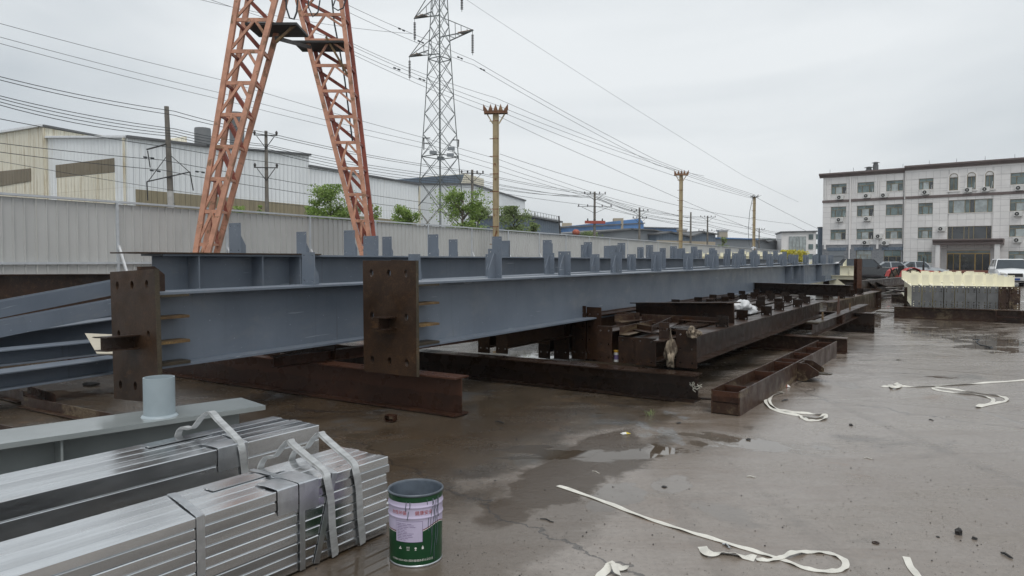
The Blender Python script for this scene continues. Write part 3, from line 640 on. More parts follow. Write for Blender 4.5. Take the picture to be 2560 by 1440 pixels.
# rusty flat bars on the ground, lower left
def flat(x0,y0,x1,y1,h,t,mat,label):
    a=atz(x0,y0); b=atz(x1,y1); d=(b-a); L=d.length; r=thing('flat_bar',label,'steel bar',tuple(a),rz=-math.atan2(d.x,d.y))
    m=MB(); m.box(-t/2,t/2,0,L,0,h); m.build('bar_body',M[mat],r)
    m=MB(); m.box(t/2+.0005,t/2+.06,0,L,0,.008); m.build('bar_foot',M[mat],r)
flat(55,1015,330,1072,.11,.012,'rust_brown','long rusty bar on edge on the ground left of the pipe stub')
flat(70,985,138,1008,.10,.012,'rust_red','short red-brown bar on edge under the left blue-grey pile')
flat(-90,1075,120,1125,.13,.014,'rust_brown','rusty bar on edge at the left image border beside the pale flange')
flat(-120,960,60,1005,.12,.012,'rust_brown','rusty bar under the lowest beam of the left pile')
# ------------------------------------------------------------------ pale painted column with pipe stub
D1=at(664,1016,5.69); D1.z=.45; D2=at(562,999,5.97); 
ang=R(46); r0=thing('painted_column','pale grey-green painted column lying behind the tube bundles, round pipe stub welded on top','steel column',(D1.x,D1.y,0),rz=-ang)
LC=4.9; wC=.46
m=MB(); m.box(-wC,0,-LC,0,.415,.45); m.build('top_flange',M['light_paint'],r0)
m=MB(); m.box(-wC,0,-LC,-.10,0.,.03); m.build('bottom_flange',M['light_paint'],r0)
m=MB(); m.box(-wC/2-.01,-wC/2+.01,-LC,-.12,.0305,.4145); m.build('web',M['light_paint'],r0)
for y in (t_at(Vector((D1.x,D1.y,.3)),Vector((math.sin(ang),math.cos(ang),0)),155),-4.2):
    m=MB(); m.box(-wC/2+.0105,-.03,y,y+.014,.0305,.4145); m.build('stiffener',M['light_paint'],r0)
i0=MW[r0.name].inverted(); c=i0@atz(399,1040,.45)
m=MB(); rr=.108
m.lathe([(rr,0),(rr,.29),(rr-.008,.29),(rr-.008,.0)],40,(c.x,c.y,.4505)); pp=m.build('pipe_stub',M['pipe_paint'],r0,smooth=40)
m=MB(); m.lathe([(rr+.018,0),(rr+.012,.010),(rr,.016)],40,(c.x,c.y,.4505))
for i in range(0,40*3): 
    v=m.v[i]; k=1+rng.uniform(-.01,.012); m.v[i]=(c.x+(v[0]-c.x)*k,c.y+(v[1]-c.y)*k,v[2])
m.build('weld_bead',M['pipe_paint'],r0,smooth=True)
# ------------------------------------------------------------------ galvanised tube bundles
def tube_mesh(w,h,L,t=.004,c=.0045):
    m=MB()
    def ring(w,h,c): return [(-w/2+c,0),(w/2-c,0),(w/2,c),(w/2,h-c),(w/2-c,h),(-w/2+c,h),(-w/2,h-c),(-w/2,c)]
    o=ring(w,h,c); i=[(x*(w-2*t)/w,t+(z)*(h-2*t)/h) for x,z in o]
    vs=[(x,y,z) for y in (0,L) for x,z in o]+[(x,y,z) for y in (0,L) for x,z in i]
    fs=[(k,(k+1)%8,8+(k+1)%8,8+k) for k in range(8)]+[(16+k,24+k,24+(k+1)%8,16+(k+1)%8) for k in range(8)]
    fs+=[(k,16+k,16+(k+1)%8,(k+1)%8) for k in range(8)]+[(8+k,8+(k+1)%8,24+(k+1)%8,24+k) for k in range(8)]
    m.add(vs,fs); return m.mesh('tube',M['galv'],smooth=False)
BA=R(34.1); LB=5.6
def bundle(px,py,ztop,nw,nh,tw,th,label,zb=0.):
    p=atz(px,py,ztop); r=thing('tube_bundle',label,'steel tubes',(p.x,p.y,zb),rz=-BA,group='strapped bundles of galvanised square tube')
    me=tube_mesh(tw*.985,th*.975,LB)
    for i in range(nw):
        for j in range(nh):
            o=part('tube',me,r); dy=rng.uniform(-.012,.012)+(-.01 if (i+j)%3==0 else 0)
            o.location=(-tw*(i+.5)+(rng.uniform(-.0015,.0015)),-LB+dy,th*j); 
    return r
ZA=.45; T1=bundle(971,1140,ZA,5,9,.082,.05,'nearest galvanised tube bundle of nine thin rows, two raised lifting loops')
ZB=.47; T2=bundle(800,1061,ZB,5,4,.10,.1,'second galvanised tube bundle behind, taller tubes and one raised lifting loop',zb=.07)
for (tt,zz) in ((T2,.07),):
    m=MB()
    for y in (-1.0,-3.6): 
        q=MW[T2.name]@Vector((-.25,y,0)); rr=thing('wood_batten','wooden batten under the second tube bundle, %s end'%('far' if y>-2 else 'near'),'batten',(q.x,q.y,0),rz=-BA,group='battens under the tube bundle')
        MB().box(-.30,.30,-.04,.04,0,.068).build('batten_body',pmat('wet_wood',(.12,.08,.05),.2,5,.7,.1),rr)
def ylocal(root, x, z, px):
    mw=MW[root.name]; P0=mw@Vector((x,0,z)); d=mw.to_3x3()@Vector((0,1,0)); return t_at(P0,d,px)
def wrap(root, w_b, h_t, y, wd, mat, name='band', x1=None, drop=None, t=.0018, off=.0035, dy=0., skew=0.):
    """flat band over the top and down the near side (x=0); drop = how far down the side"""
    xf=-w_b if x1 is None else x1; zl=h_t-(drop if drop else h_t-.0)
    f=w_b
    pts=[(xf,y+dy,h_t+off)] + [(xf+(0-xf)*k/5,y+dy*(1-k/5),h_t+off+.004*math.sin(math.pi*k/5)) for k in range(1,5)]
    pts+=[(0,y,h_t+off),(off,y,h_t+off*.3),(off+.001,y+skew*.5,h_t-(h_t-zl)*.5),(off,y+skew,zl)]
    m=MB(); m.ribbon(pts,(0,1,0),wd,t); return m.build(name,M[mat],root)
# bundle A: steel band
yb=ylocal(T1,0,ZA,500); wrap(T1,.40,ZA,yb,.04,'band',dy=.10,drop=ZA-.002)
ya=ylocal(T1,0,ZA,748)
wrap(T1,.41,ZA,ylocal(T1,0,ZA,718),.125,'band','corner_plate',x1=-.17,drop=.125,t=.0025,off=.006)
wrap(T1,.41,ZA,ylocal(T1,0,ZA,771),.125,'band','corner_plate',x1=-.22,drop=.145,t=.0025,off=.0045)
wrap(T1,.41,ZA,ylocal(T1,0,ZA,752),.034,'band',x1=-.41,drop=ZA-.002,off=.0085)
wrap(T1,.41,ZA,ylocal(T1,0,ZA,835),.036,'band',x1=-.22,drop=ZA-.002,off=.005,skew=-.13,dy=.05)
m=MB(); y=ylocal(T1,-.3,ZA,640); m.box(-.345,-.255,y-.28,y+.16,ZA+.003,ZA+.006); m.build('packing_plate',M['galv'],T1)
def loop(root, pts, w, mat='loop', t=.006, n=6):
    P=[Vector(p) for p in pts]; res=[]
    for i in range(len(P)-1):
        p0=P[max(i-1,0)];p1=P[i];p2=P[i+1];p3=P[min(i+2,len(P)-1)]
        for k in range(n):
            s=k/n; res.append(.5*((2*p1)+(p2-p0)*s+(2*p0-5*p1+4*p2-p3)*s*s+(3*p1-p0-3*p2+p3)*s**3))
    res.append(P[-1]); m=MB()
    m.ribbon(res,(0,1,0),w,t*.5); m.ribbon([p+Vector((.0015,.004,t*.8)) for p in res],(0,1,0),w*.96,t*.4); m.ribbon([p+Vector((.003,-.003,-t*.8)) for p in res],(0,1,0),w*.97,t*.4)
    return m.build('lifting_loop',M[mat],root,smooth=False)
def L1(root,ye,yf,H,wb,w):
    loop(root,[(-wb-.012,yf,H-.12),(-wb-.014,yf+.0,H-.01),(-wb+.01,yf+.02,H+.055),(-wb*.80,yf+.03,H+.075),(-wb*.68,yf+.05,H+.14),(-wb*.60,yf+.06,H+.165),(-wb*.5,yf+.05,H+.15),(-wb*.28,(ye+yf)/2+.04,H+.075),(-wb*.06,ye+.01,H+.018),(.008,ye,H-.02),(.010,ye+.02,H-.12),(.012,ye+.03,H*.35),(.010,ye+.05,.006)],w)
y1=ylocal(T1,0,ZA,815); L1(T1,y1,y1-.10,ZA,.41,.042)
y2=ylocal(T1,0,ZA,886); L1(T1,y2,y2-.09,ZA,.41,.042)
y3=ylocal(T2,0,ZB-.07,600); 
loop(T2,[(-.512,y3-.12,.2),(-.514,y3-.1,.39),(-.49,y3-.08,.45),(-.42,y3-.05,.455),(-.36,y3-.02,.53),(-.30,y3,.56),(-.22,y3,.52),(-.08,y3+.01,.44),(.008,y3,.39),(.010,y3+.02,.25),(.010,y3+.03,.1)],.045)
wrap(T2,.5,ZB-.07,ylocal(T2,0,ZB-.07,575),.17,'band','corner_plate',x1=-.16,drop=.14,t=.0025,off=.005)
wrap(T2,.5,ZB-.07,ylocal(T2,0,ZB-.07,612),.034,'band',x1=-.3,drop=ZB-.08,off=.004,dy=.06)
m=MB(); y=ylocal(T2,-.4,ZB-.07,450); m.box(-.46,-.36,y-.22,y+.2,ZB-.067,ZB-.064); m.build('packing_plate',M['galv'],T2)
# clear tape scraps? none: leave the tube tops bare
# ------------------------------------------------------------------ paint bucket
pb_=atz(1040,1393); bk=thing('paint_bucket','green and pale lilac paint bucket with red lettering and paint drips, open top','bucket',(pb_.x,pb_.y,0))
BR,BH=.145,.385
M['b_green']=pmat('bucket_green',(.005,.05,.016),.12,6,.35,.08,bump=.05)
M['b_lilac']=pmat('bucket_lilac',(.50,.45,.60),.06,6,.38,.08,bump=.05)
M['b_maroon']=pmat('bucket_maroon',(.14,.02,.03),.1,6,.4,.05,bump=0)
M['b_white']=pmat('bucket_white',(.75,.73,.70),.05,6,.4,.05,bump=0)
M['b_inner']=pmat('grey_paint_residue',(.095,.115,.14),.25,9,.35,.12,bump=.3,bs=30)
M['b_red']=pmat('lettering_red',(.40,.05,.03),.1,3,.5,.02,bump=0)
M['b_ink']=pmat('lettering_ink',(.14,.10,.22),.1,3,.5,.02,bump=0)
def brad(z):   # radius at height: tapers slightly, two rolled beads
    r=BR-.010*(1-z/BH)*.6
    for zb_ in (.318,.262): r+=.004*math.exp(-((z-zb_)/.006)**2)
    return r
zs=[0,.004,.01,.02]+[.02+.012*i for i in range(1,31) if .02+.012*i<.372]+[.256,.259,.262,.265,.268,.312,.315,.318,.321,.324,.372]
zs=sorted(set(round(z,4) for z in zs)); n=64; m=MB()
# wall split by colour: lilac above a wavy line, green below, maroon line between, green ring on top
def split(th): 
    a=((math.degrees(th)+90+180)%360)-180      # 0 = facing the camera (-y)
    return .172+.018*math.cos(math.radians((a-35)*1.8)) if abs(a)<120 else .165
m.lathe([(brad(z),z) for z in zs],n)
M_b=[M['b_green'],M['b_lilac'],M['b_maroon'],M['b_white']]
for fi,f in enumerate(m.f):
    zc=sum(m.v[i][2] for i in f)/4; m.m[fi]=0 if zc>.345 else 1 if zc>.18 else 0
m.build('drum',M_b,bk,smooth=50)
m=MB(); m.lathe([(brad(.372)+.000,.3725),(brad(.372)+.005,.376),(brad(.372)+.005,.383),(brad(.372),.386),(brad(.372)-.005,.383),(brad(.372)-.005,.372),(BR-.012,.30),(BR-.02,.215)],64); m.build('rim',M['b_inner'],bk,smooth=60)
m=MB(); m.lathe([(BR-.014,.300),(BR-.05,.298),(.0005,.296)],64); m.build('paint_skin',pmat('grey_blue_paint_skin',(.07,.085,.115),.15,8,.16,.05,bump=.2,bs=12,bd=.01),bk,smooth=True)
m=MB(); m.lathe([(brad(0)+.0005,.0),(brad(0)+.003,.003),(brad(.0)+.003,.009),(brad(0)+.0005,.012)],64); m.build('base_hoop',M['band'],bk,smooth=True)
def patch(z0f, z1f, a0, a1, off, mat, name, nseg=24, parent=bk):
    m=MB(); vs=[]; 
    for i in range(nseg+1):
        a=a0+(a1-a0)*i/nseg; z0=z0f(a) if callable(z0f) else z0f; z1=z1f(a) if callable(z1f) else z1f
        for k in range(7):
            z=z0+(z1-z0)*k/6; r=brad(z)+off; t=math.radians(a-90); vs.append((r*math.cos(t),r*math.sin(t),z))
    fs=[(i*7+k,(i+1)*7+k,(i+1)*7+k+1,i*7+k+1) for i in range(nseg) for k in range(6)]
    m.add(vs,fs); return m.build(name,M[mat],parent,smooth=True)
curve=lambda a:.195+(.030*math.sin(math.radians((a-5)*2.2)) if 5<a<90 else (-.008 if a<5 else 0))*1.0
cv=lambda a:.182+.038*math.exp(-((a-62)/34)**2)
patch(.176,lambda a:cv(a),-95,95,.0004,'b_green','green_wave',48)
patch(lambda a:cv(a),lambda a:cv(a)+.0035,-95,95,.0006,'b_white','white_line',48)
patch(lambda a:cv(a)+.0035,lambda a:cv(a)+.009,-95,95,.0006,'b_maroon','maroon_line',48)
patch(.136,.246,-38,22,.0010,'b_ink','panel_border',24)
patch(.1375,.2445,-37.2,21.2,.0016,'b_lilac','text_panel',24)
def wraptext(txt, a_c, z, size, mat, name, off=.0016, sx=1.0, bold=.0):
    cu=bpy.data.curves.new(name,'FONT'); cu.body=txt; cu.size=size; cu.align_x='CENTER'; cu.offset=bold; cu.resolution_u=3
    o=bpy.data.objects.new(name+'_tmp',cu); COL.objects.link(o); dg=bpy.context.evaluated_depsgraph_get(); dg.update()
    me=bpy.data.meshes.new_from_object(o.evaluated_get(dg)); bpy.data.objects.remove(o)
    for v in me.vertices:
        zz=z+v.co.y; r=brad(zz)+off; t=math.radians(a_c-90)+v.co.x*sx/r; v.co=(r*math.cos(t),r*math.sin(t),zz)
    me.materials.clear(); me.materials.append(M[mat]); return part(name,me,bk)
wraptext('水性环保',-30,.281,.0235,'b_red','lettering'); wraptext('健康安全',25,.281,.0245,'b_red','lettering')
wraptext('ISO9001/ISO14001国际管理体系认证企业',-2,.035,.0135,'b_white','lettering')
for i in range(11):
    z=.232-.0085*i; w=rng.uniform(18,42)
    for k in range(3):
        a0=-34+k*w/3+rng.uniform(0,1); patch(z,z+.0022,a0,a0+w/3-1.5,.0022,'b_ink','print_line',4)
for a,kind in ((-27,0),(-9,1),(7,2),(22,3)):
    z=.098; m=MB()
    def W_(x,zz): r=brad(z+zz)+.0016; t=math.radians(a-90)+x/r; return (r*math.cos(t),r*math.sin(t),z+zz)
    shapes={0:[[(-.009,0),(.009,0),(.006,.006),(-.006,.006)],[(-.001,.006),(.001,.006),(.004,.014),(-.002,.014)]],
            1:[[(-.006,0),(-.004,0),(-.004,.012),(-.006,.012)],[(.004,0),(.006,0),(.006,.012),(.004,.012)],[(-.008,.011),(-.002,.011),(-.005,.017),(-.0051,.017)],[(.002,.011),(.008,.011),(.0051,.017),(.005,.017)],[(-.007,-.004),(.007,-.004),(.007,-.002),(-.007,-.002)]],
            2:[[(-.006,.004),(.006,.004),(.004,.012),(-.004,.012)],[(-.001,-.001),(.001,-.001),(.001,.004),(-.001,.004)],[(-.004,-.004),(.004,-.004),(.004,-.001),(-.004,-.001)]],
            3:[[(-.005,0),(.005,0),(.005,.012),(-.005,.012)],[(-.003,.012),(.003,.012),(.001,.019),(-.001,.019)]]}[kind]
    for s in shapes: m.add([W_(*q) for q in s],[(0,1,2,3)])
    m.build('handling_symbol',M['b_white'],bk)
for a,z0,z1,mt in ((-12,.30,.35,'b_inner'),(-10,.255,.30,'b_inner'),(-7,.315,.35,'b_inner'),(42,.06,.355,'b_inner'),(46,.16,.355,'b_inner'),(52,.02,.35,'b_inner'),(58,.1,.36,'b_inner'),(36,.19,.26,'b_inner'),(30,.33,.36,'b_inner'),(62,.25,.35,'b_inner')):
    ph=rng.uniform(0,6); m=MB(); P=[]
    for k in range(12):
        z=z0+(z1-z0)*k/11; t=math.radians(a-90+2*math.sin(ph+z*30)+(z-.2)*8); r=brad(z)+.0022; P.append((r*math.cos(t),r*math.sin(t),z))
    m.path(P,.0016 if a>0 else .0022,5); m.build('paint_drip',M[mt],bk,smooth=True)
m=MB(); t=math.radians(-82-90); c=((BR+.006)*math.cos(t),(BR+.006)*math.sin(t),.30)
m.tube((BR*.97*math.cos(t),BR*.97*math.sin(t),.30),c,.011,.011,12); m.build('handle_lug',M['band'],bk)
m=MB(); m.path([((BR+.012)*math.cos(math.radians(a)),(BR+.012)*math.sin(math.radians(a)),.295-.0*a) for a in range(-176,-344,-12)],.002,6); m.build('wire_handle',M['band'],bk)
# small paint can under the girder
p=atz(1541,904,.312); sc=thing('small_can','small white paint can with yellow rim on the dark support beam','can',(p.x,p.y,.312)); 
MB().lathe([(0.0001,0),(.035,0),(.035,.12),(.0345,.12)],20).build('can_body',M['ac_white'],sc,smooth=40)
MB().lathe([(.0352,.12),(.037,.123),(.037,.145),(.030,.148),(.0001,.148)],20).build('can_lid',pmat('yellow_lid',(.6,.34,.04),.1,3,.4,.05,bump=0),sc,smooth=40)
MB().lathe([(.0356,.03),(.0356,.09)],20).build('can_label',M['b_ink'],sc)
# sacks and plastic bag
def blob(name,label,cat,loc,scale,mat,rz=0,seed=1,knot=False,amp=.25,group=None):
    import bmesh
    bm=bmesh.new(); bmesh.ops.create_icosphere(bm,subdivisions=4,radius=1.)
    from mathutils import noise as N_
    for v in bm.verts:
        c=v.co.copy(); d=N_.noise(c*1.3+Vector((seed*7,0,0)))*amp+(.5-abs(N_.noise(Vector((c.x*3.4,c.y*3.4,c.z*1.5))+Vector((0,seed*3,0)))))*amp*.55+N_.noise(c*7.)*amp*.16
        v.co=c*(1+d-.1)
        if knot and c.z>.45: k=(c.z-.45)/.55; v.co.x*=1-.8*k; v.co.y*=1-.8*k; v.co.z+=.4*k+ (.3*k*k)
        v.co.z=max(v.co.z,-.8)
        v.co.x*=scale[0]; v.co.y*=scale[1]; v.co.z=(v.co.z+.8)*scale[2]
    me=bpy.data.meshes.new(name); bm.to_mesh(me); bm.free(); me.materials.append(mat); me.shade_smooth()
    o=bpy.data.objects.new(name,me); COL.objects.link(o); o.location=loc; o.rotation_euler=(0,0,rz); return tag(o,label,cat,group)
p=atz(1676,918,.312); blob('woven_sack','twisted dirty woven sack hanging beside the tall drilled end plate','sack',(p.x,p.y,.312),(.055,.06,.185),M['sack'],.3,2,True,.85)
p=atz(1733,842,.70); blob('woven_sack','crumpled pale woven sack lying on top of the rusty heap','sack',(p.x,p.y,.69),(.085,.07,.07),M['sack'],.8,5,False,.7)
p=atz(1862,782,.70); blob('plastic_bag','bulging white plastic bag lying among the rusty clips','bag',(p.x,p.y,.68),(.24,.13,.12),M['white_bag'],.7,3,False,.7)
# ------------------------------------------------------------------ straps on the wet yard
def strap(pxs, label, w=.032, lift=(), cat='strap', z=.004, mat='white_strap', twist=0.):
    P=[atz(x,y,z) for x,y in pxs]
    for i,h in lift: P[i].z=h
    res=[];n=8
    for i in range(len(P)-1):
        p0=P[max(i-1,0)];p1=P[i];p2=P[i+1];p3=P[min(i+2,len(P)-1)]
        for k in range(n):
            s=k/n; res.append(.5*((2*p1)+(p2-p0)*s+(2*p0-5*p1+4*p2-p3)*s*s+(3*p1-p0-3*p2+p3)*s**3))
    res.append(P[-1]); wd=[]
    for i,p in enumerate(res):
        d=(res[min(i+1,len(res)-1)]-res[max(i-1,0)]); d.z=0; d.normalize(); s=Vector((-d.y,d.x,0)); a=twist*math.sin(i*.23)+.15*math.sin(i*.7)
        wd.append(s*math.cos(a)+Vector((0,0,1))*math.sin(a)); p.z=max(p.z,.003+abs(math.sin(a))*w/2)+.0012*(i%2)*0
    m=MB(); m.ribbon(res,wd,w,.002); o=m.build('cargo_strap',M[mat],smooth=False); c=res[0].copy()
    tag(o,label,cat,'white straps dropped on the yard'); return o
strap([(1395,1214),(1500,1250),(1600,1289),(1700,1322),(1800,1352),(1900,1382),(1960,1400),(2020,1422),(2080,1428),(2112,1418),(2108,1398),(2070,1382),(2020,1380),(1985,1387),(1960,1394),(1925,1400),(1890,1398)],'long white strap running diagonally to a flat loop in the near foreground',.036,lift=((13,.02),(14,.012)),twist=.06)
strap([(1755,1368),(1768,1388),(1800,1384),(1840,1388),(1888,1400)],'short wide white strap with frayed knotted end beside the long diagonal one',.048,lift=((1,.02),),twist=.5)
strap([(1520,1418),(1538,1424),(1568,1418)],'small white strap offcut tied in a bow at the bottom edge',.045,lift=((0,.03),(1,.02)),twist=.6)
strap([(1495,1448),(1512,1432),(1530,1422),(1545,1440)],'second tail of the bow-tied white offcut at the bottom edge',.04,lift=((2,.035),),twist=.5)
strap([(2265,1392),(2278,1420),(2300,1446)],'straight white strap offcut at the bottom edge right of centre',.035,twist=.2)
strap([(1955,980),(1930,985),(1915,998),(1920,1015),(1950,1030),(2000,1040),(2040,1045),(2062,1040),(2060,1048),(2025,1052),(2008,1046),(2000,1040)],'tangled white strap curling beside the open box frame',.04,lift=((7,.02),),twist=.4)
strap([(1958,982),(1935,988),(1924,1000),(1935,1018),(1975,1030),(2030,1035),(2064,1036)],'second strand of the tangled strap by the box frame',.035,twist=.5)
strap([(2205,967),(2240,966),(2300,966),(2400,961),(2500,955),(2620,946)],'long straight white strap reaching the right image edge',.045,twist=.25)
strap([(2225,962),(2232,972),(2250,966),(2238,960)],'frayed knot at the left end of the long straight strap',.05,lift=((1,.03),),twist=.5)
strap([(2335,968),(2370,972),(2430,980),(2490,988),(2515,996),(2512,1003),(2470,1012),(2445,1018),(2450,1014),(2480,1006),(2478,996),(2440,986),(2380,981),(2340,975),(2333,970)],'folded white strap lying in a long zigzag near the right edge',.04,twist=.3)
# rubbish and clods
def lump(px,py,s,mat,label,name='dirt_clod',cat='clod',seed=1,flat_=.6,group=None,z=0):
    p=atz(px,py,z); import bmesh
    from mathutils import noise as N_
    bm=bmesh.new(); bmesh.ops.create_icosphere(bm,subdivisions=2,radius=1.)
    for v in bm.verts:
        c=v.co.copy(); v.co=c*(1+.7*N_.noise(c*1.9+Vector((seed*3.1,0,0)))); v.co=Vector((v.co.x*s,v.co.y*s*.8,max(v.co.z,-.4)*s*flat_+.4*s*flat_))
    me=bpy.data.meshes.new(name); bm.to_mesh(me); bm.free(); me.materials.append(mat); o=bpy.data.objects.new(name,me); COL.objects.link(o); o.location=(p.x,p.y,z); o.rotation_euler=(0,0,seed); return tag(o,label,cat,group)
lump(2396,1336,.024,M['clod'],'black jagged clod on the yard right of the foreground strap',seed=1,flat_=1.1)
lump(2436,1348,.017,M['clod'],'small black clod just right of the jagged one',seed=2)
lump(1871,1100,.02,M['clod'],'dark nut-sized lump in the middle of the open yard',seed=3)
lump(2127,1064,.022,M['clod'],'black lump on the yard right of the tangled strap',seed=4)
lump(1660,1218,.02,M['clod'],'dark leaf-like scrap by the pale blue stain',seed=5,flat_=.4)
lump(2345,1343,.012,M['clod'],'tiny dark crumb left of the black clods',seed=8,flat_=.4)
lump(228,962,.11,M['clod'],'flat black scrap of debris on the ground below the left blue-grey pile',seed=6,flat_=.25,cat='debris')
lump(1697,1058,.03,M['clod'],'dark bent scrap in front of the chalked support beam',seed=7,flat_=.25)
p=atz(977,1052); r=thing('tube_offcut','small rusty square tube offcut on the ground right of the pale column','offcut',(p.x,p.y,0),rz=R(-20))
m=MB(); m.poly([(-.05,0),(.05,0),(.05,.06),(-.05,.06)],(0,-.04,0),(1,0,0),(0,0,1),(0,1,0),.08,[[(-.044,.006),(.044,.006),(.044,.054),(-.044,.054)]]); m.build('offcut_body',M['rust_red'],r)
def packet(px,py,w,l,h,mats,label,rz,name='packet'):
    p=atz(px,py); r=thing(name,label,'litter',(p.x,p.y,0),rz=rz); m=MB(); nx,ny=8,5
    vs=[(-w/2+w*i/nx,-l/2+l*j/ny,h*math.sin(math.pi*i/nx)*math.sin(math.pi*j/ny)**.5+.003+rng.uniform(0,.004)) for i in range(nx+1) for j in range(ny+1)]
    m.add(vs,[(i*(ny+1)+j,(i+1)*(ny+1)+j,(i+1)*(ny+1)+j+1,i*(ny+1)+j+1) for i in range(nx) for j in range(ny)])
    for i in range(len(m.f)): m.m[i]=0 if i<len(m.f)*.45 else 1
    m.add([(v[0],v[1],.001) for v in (vs[0],vs[nx*(ny+1)],vs[-1],vs[ny])],[(0,1,2,3)]); m.build('wrapper',mats,r)
packet(1564,1085,.085,.05,.014,[M['ac_white'],pmat('yellow_wrapper',(.55,.42,.04),.1,3,.4,.05,bump=0)],'crushed white and yellow packet at the concrete joint',R(15))
packet(1968,968,.075,.05,.03,[M['red_paint'],M['ac_white']],'red drink packet lying against the box frame',R(-20))
r=thing('wire_scrap','thin bent black wire on the wet yard near the right edge','wire',tuple(atz(2450,860))); 
MB().path([tuple(atz(x,y,.01)-atz(2450,860)) for x,y in ((2432,849),(2450,849),(2440,854),(2450,862),(2470,866),(2482,868),(2475,871),(2462,869))],.010,5).build('wire_body',M['wire'],r)
for i,(x0,y0,x1,y1,h,mt,l) in enumerate(((1480,1178,1500,1184,.004,'white_strap','thin pale sliver lying in the brown wet patch'),(1866,1192,1890,1194,.006,'white_strap','small pale splinter in the middle of the open yard'),(1955,1004,1970,1000,.012,'clod','black sliver beside the tangled strap at the box frame'),(2502,1384,2532,1398,.010,'clod','dark wood splinter near the bottom right corner'),(2322,1050,2334,1052,.008,'clod','small dark sliver below the zigzag strap'),(2160,1145,2180,1148,.006,'white_strap','pale wire scrap right of the yard centre'),(1806,1362,1826,1372,.010,'galv','bent shiny nail between the two long straps'),(1238,1055,1262,1060,.012,'clod','dark bent twig in front of the reddish support beam'),(1350,1298,1385,1306,.006,'clod','flat dark scrap near the crack left of the long strap'))):
    a=atz(x0,y0); b=atz(x1,y1); r=thing('debris_sliver',l,'debris',tuple(a)); d=b-a; mm_=MB(); mm_.path([(0,0,h*.6),d*.4+Vector((.004,.012,h*.9)),d*.75+Vector((0,-.006,h*.7)),d+Vector((0,0,h*.5))],[h*.5,h*.7,h*.6,h*.35],5); mm_.build('sliver_body',M[mt],r)
r=thing('steel_washer','small dark steel ring lying on the open yard','ring',tuple(atz(2189,1358))); MB().lathe([(.010,.001),(.020,.001),(.020,.006),(.010,.006),(.010,.001)],16).build('ring_body',M['rust'],r)
# grit: uncountable small stones
m=MB(); g_=rng
def stone(x,y,s):
    v=[]; 
    for a,b,c in ((1,0,0),(-1,0,0),(0,1,0),(0,-1,0),(0,0,1),(0,0,-.3)):
        v.append((x+a*s*g_.uniform(.6,1.2),y+b*s*g_.uniform(.6,1.2),.3*s+c*s*g_.uniform(.5,.9)))
    m.add(v,[(0,2,4),(2,1,4),(1,3,4),(3,0,4),(2,0,5),(1,2,5),(3,1,5),(0,3,5)])
for _ in range(2600):
    px=g_.uniform(1100,2560); d=2.9+10*g_.random()**1.6; p=at(px,720,d); stone(p.x,p.y,g_.choice([.0022,.003,.004,.0065],p=[.45,.3,.2,.05]))
for _ in range(3400):
    px=g_.uniform(150,1500); d=3.6+8*g_.random(); p=at(px,720,d)
    if p.dot(RT)<Q0: stone(p.x,p.y,g_.choice([.003,.005,.008,.013],p=[.5,.3,.17,.03]))
m.build('grit',M['clod'],kind='stuff')
m=MB()
for _ in range(1500):
    px=g_.uniform(150,2560); d=3+9*g_.random(); p=at(px,720,d); stone(p.x,p.y,g_.choice([.002,.0035,.005]))
m.build('grit',M['stone'],kind='stuff')
# ------------------------------------------------------------------ grey sheet fence
FA=R(29.7); FU=Vector((math.sin(FA),math.cos(FA),0)); FZ=3.0
pf=at(-400,HORIZ,2520/(FZ-1.4)*0+ (2520/((2308+400)*.0715))); pf.z=0
fence=thing('sheet_fence','long grey ribbed metal fence behind the girders, pale posts and white raking struts','fence',(pf.x,pf.y,0),rz=-FA)
# local +y runs along the fence, local +x points to the yard
BAY=3.15; first=(at(290,HORIZ,2520/144.)-pf).dot(FU); y0=first-BAY*math.ceil(first/BAY)
sh=MB(); ws=BAY/3.5-.004; pr=[]; nb=4
for i in range(nb):
    b=ws/nb*i; pr+=[(b,.0),(b+ws/nb*.80,.0),(b+ws/nb*.85,.034),(b+ws/nb*.93,.034)]
pr.append((ws,.0)); Hs=FZ-.03
sh.add([(x,y,z) for z in (.02,Hs) for y,x in pr],[(i,i+1,len(pr)+i+1,len(pr)+i) for i in range(len(pr)-1)])
shm=sh.mesh('fence_sheet',M['fence'])
nb_=36; 
for i in range(int(nb_*3.5)):
    o=part('fence_sheet',shm,fence); o.location=(.0+(.002 if i%2 else 0),y0+i*BAY/3.5,0)
pm=MB().box(.026,.076,-.03,.03,0,FZ-.004).mesh('fence_post',M['fence_frame'])
bm_=MB(); bm_.bar((.10,0,1.95),(1.0,0,.05),.045,.045,up=(0,1,0)); bm_.box(.0765,.13,-.02,.02,1.93,1.98); bm_.box(.93,1.07,-.06,.06,0,.02); bmm=bm_.mesh('raking_strut',M['white_tube'])
for i in range(nb_+1):
    part('fence_post',pm,fence).location=(0,y0+i*BAY,0); part('raking_strut',bmm,fence).location=(0,y0+i*BAY,0)
rl=MB().box(-.03,.08,.035,BAY-.035,FZ-.003,FZ+.045).mesh('top_rail',M['fence_frame']); r2=MB().box(.0265,.070,.035,BAY-.035,1.52,1.57).mesh('mid_rail',M['fence_frame']); r3=MB().box(.0265,.070,.035,BAY-.035,.06,.11).mesh('low_rail',M['fence_frame'])
for i in range(nb_):
    for me in (rl,r2,r3): part(me.name.split('.')[0],me,fence).location=(0,y0+i*BAY,0)
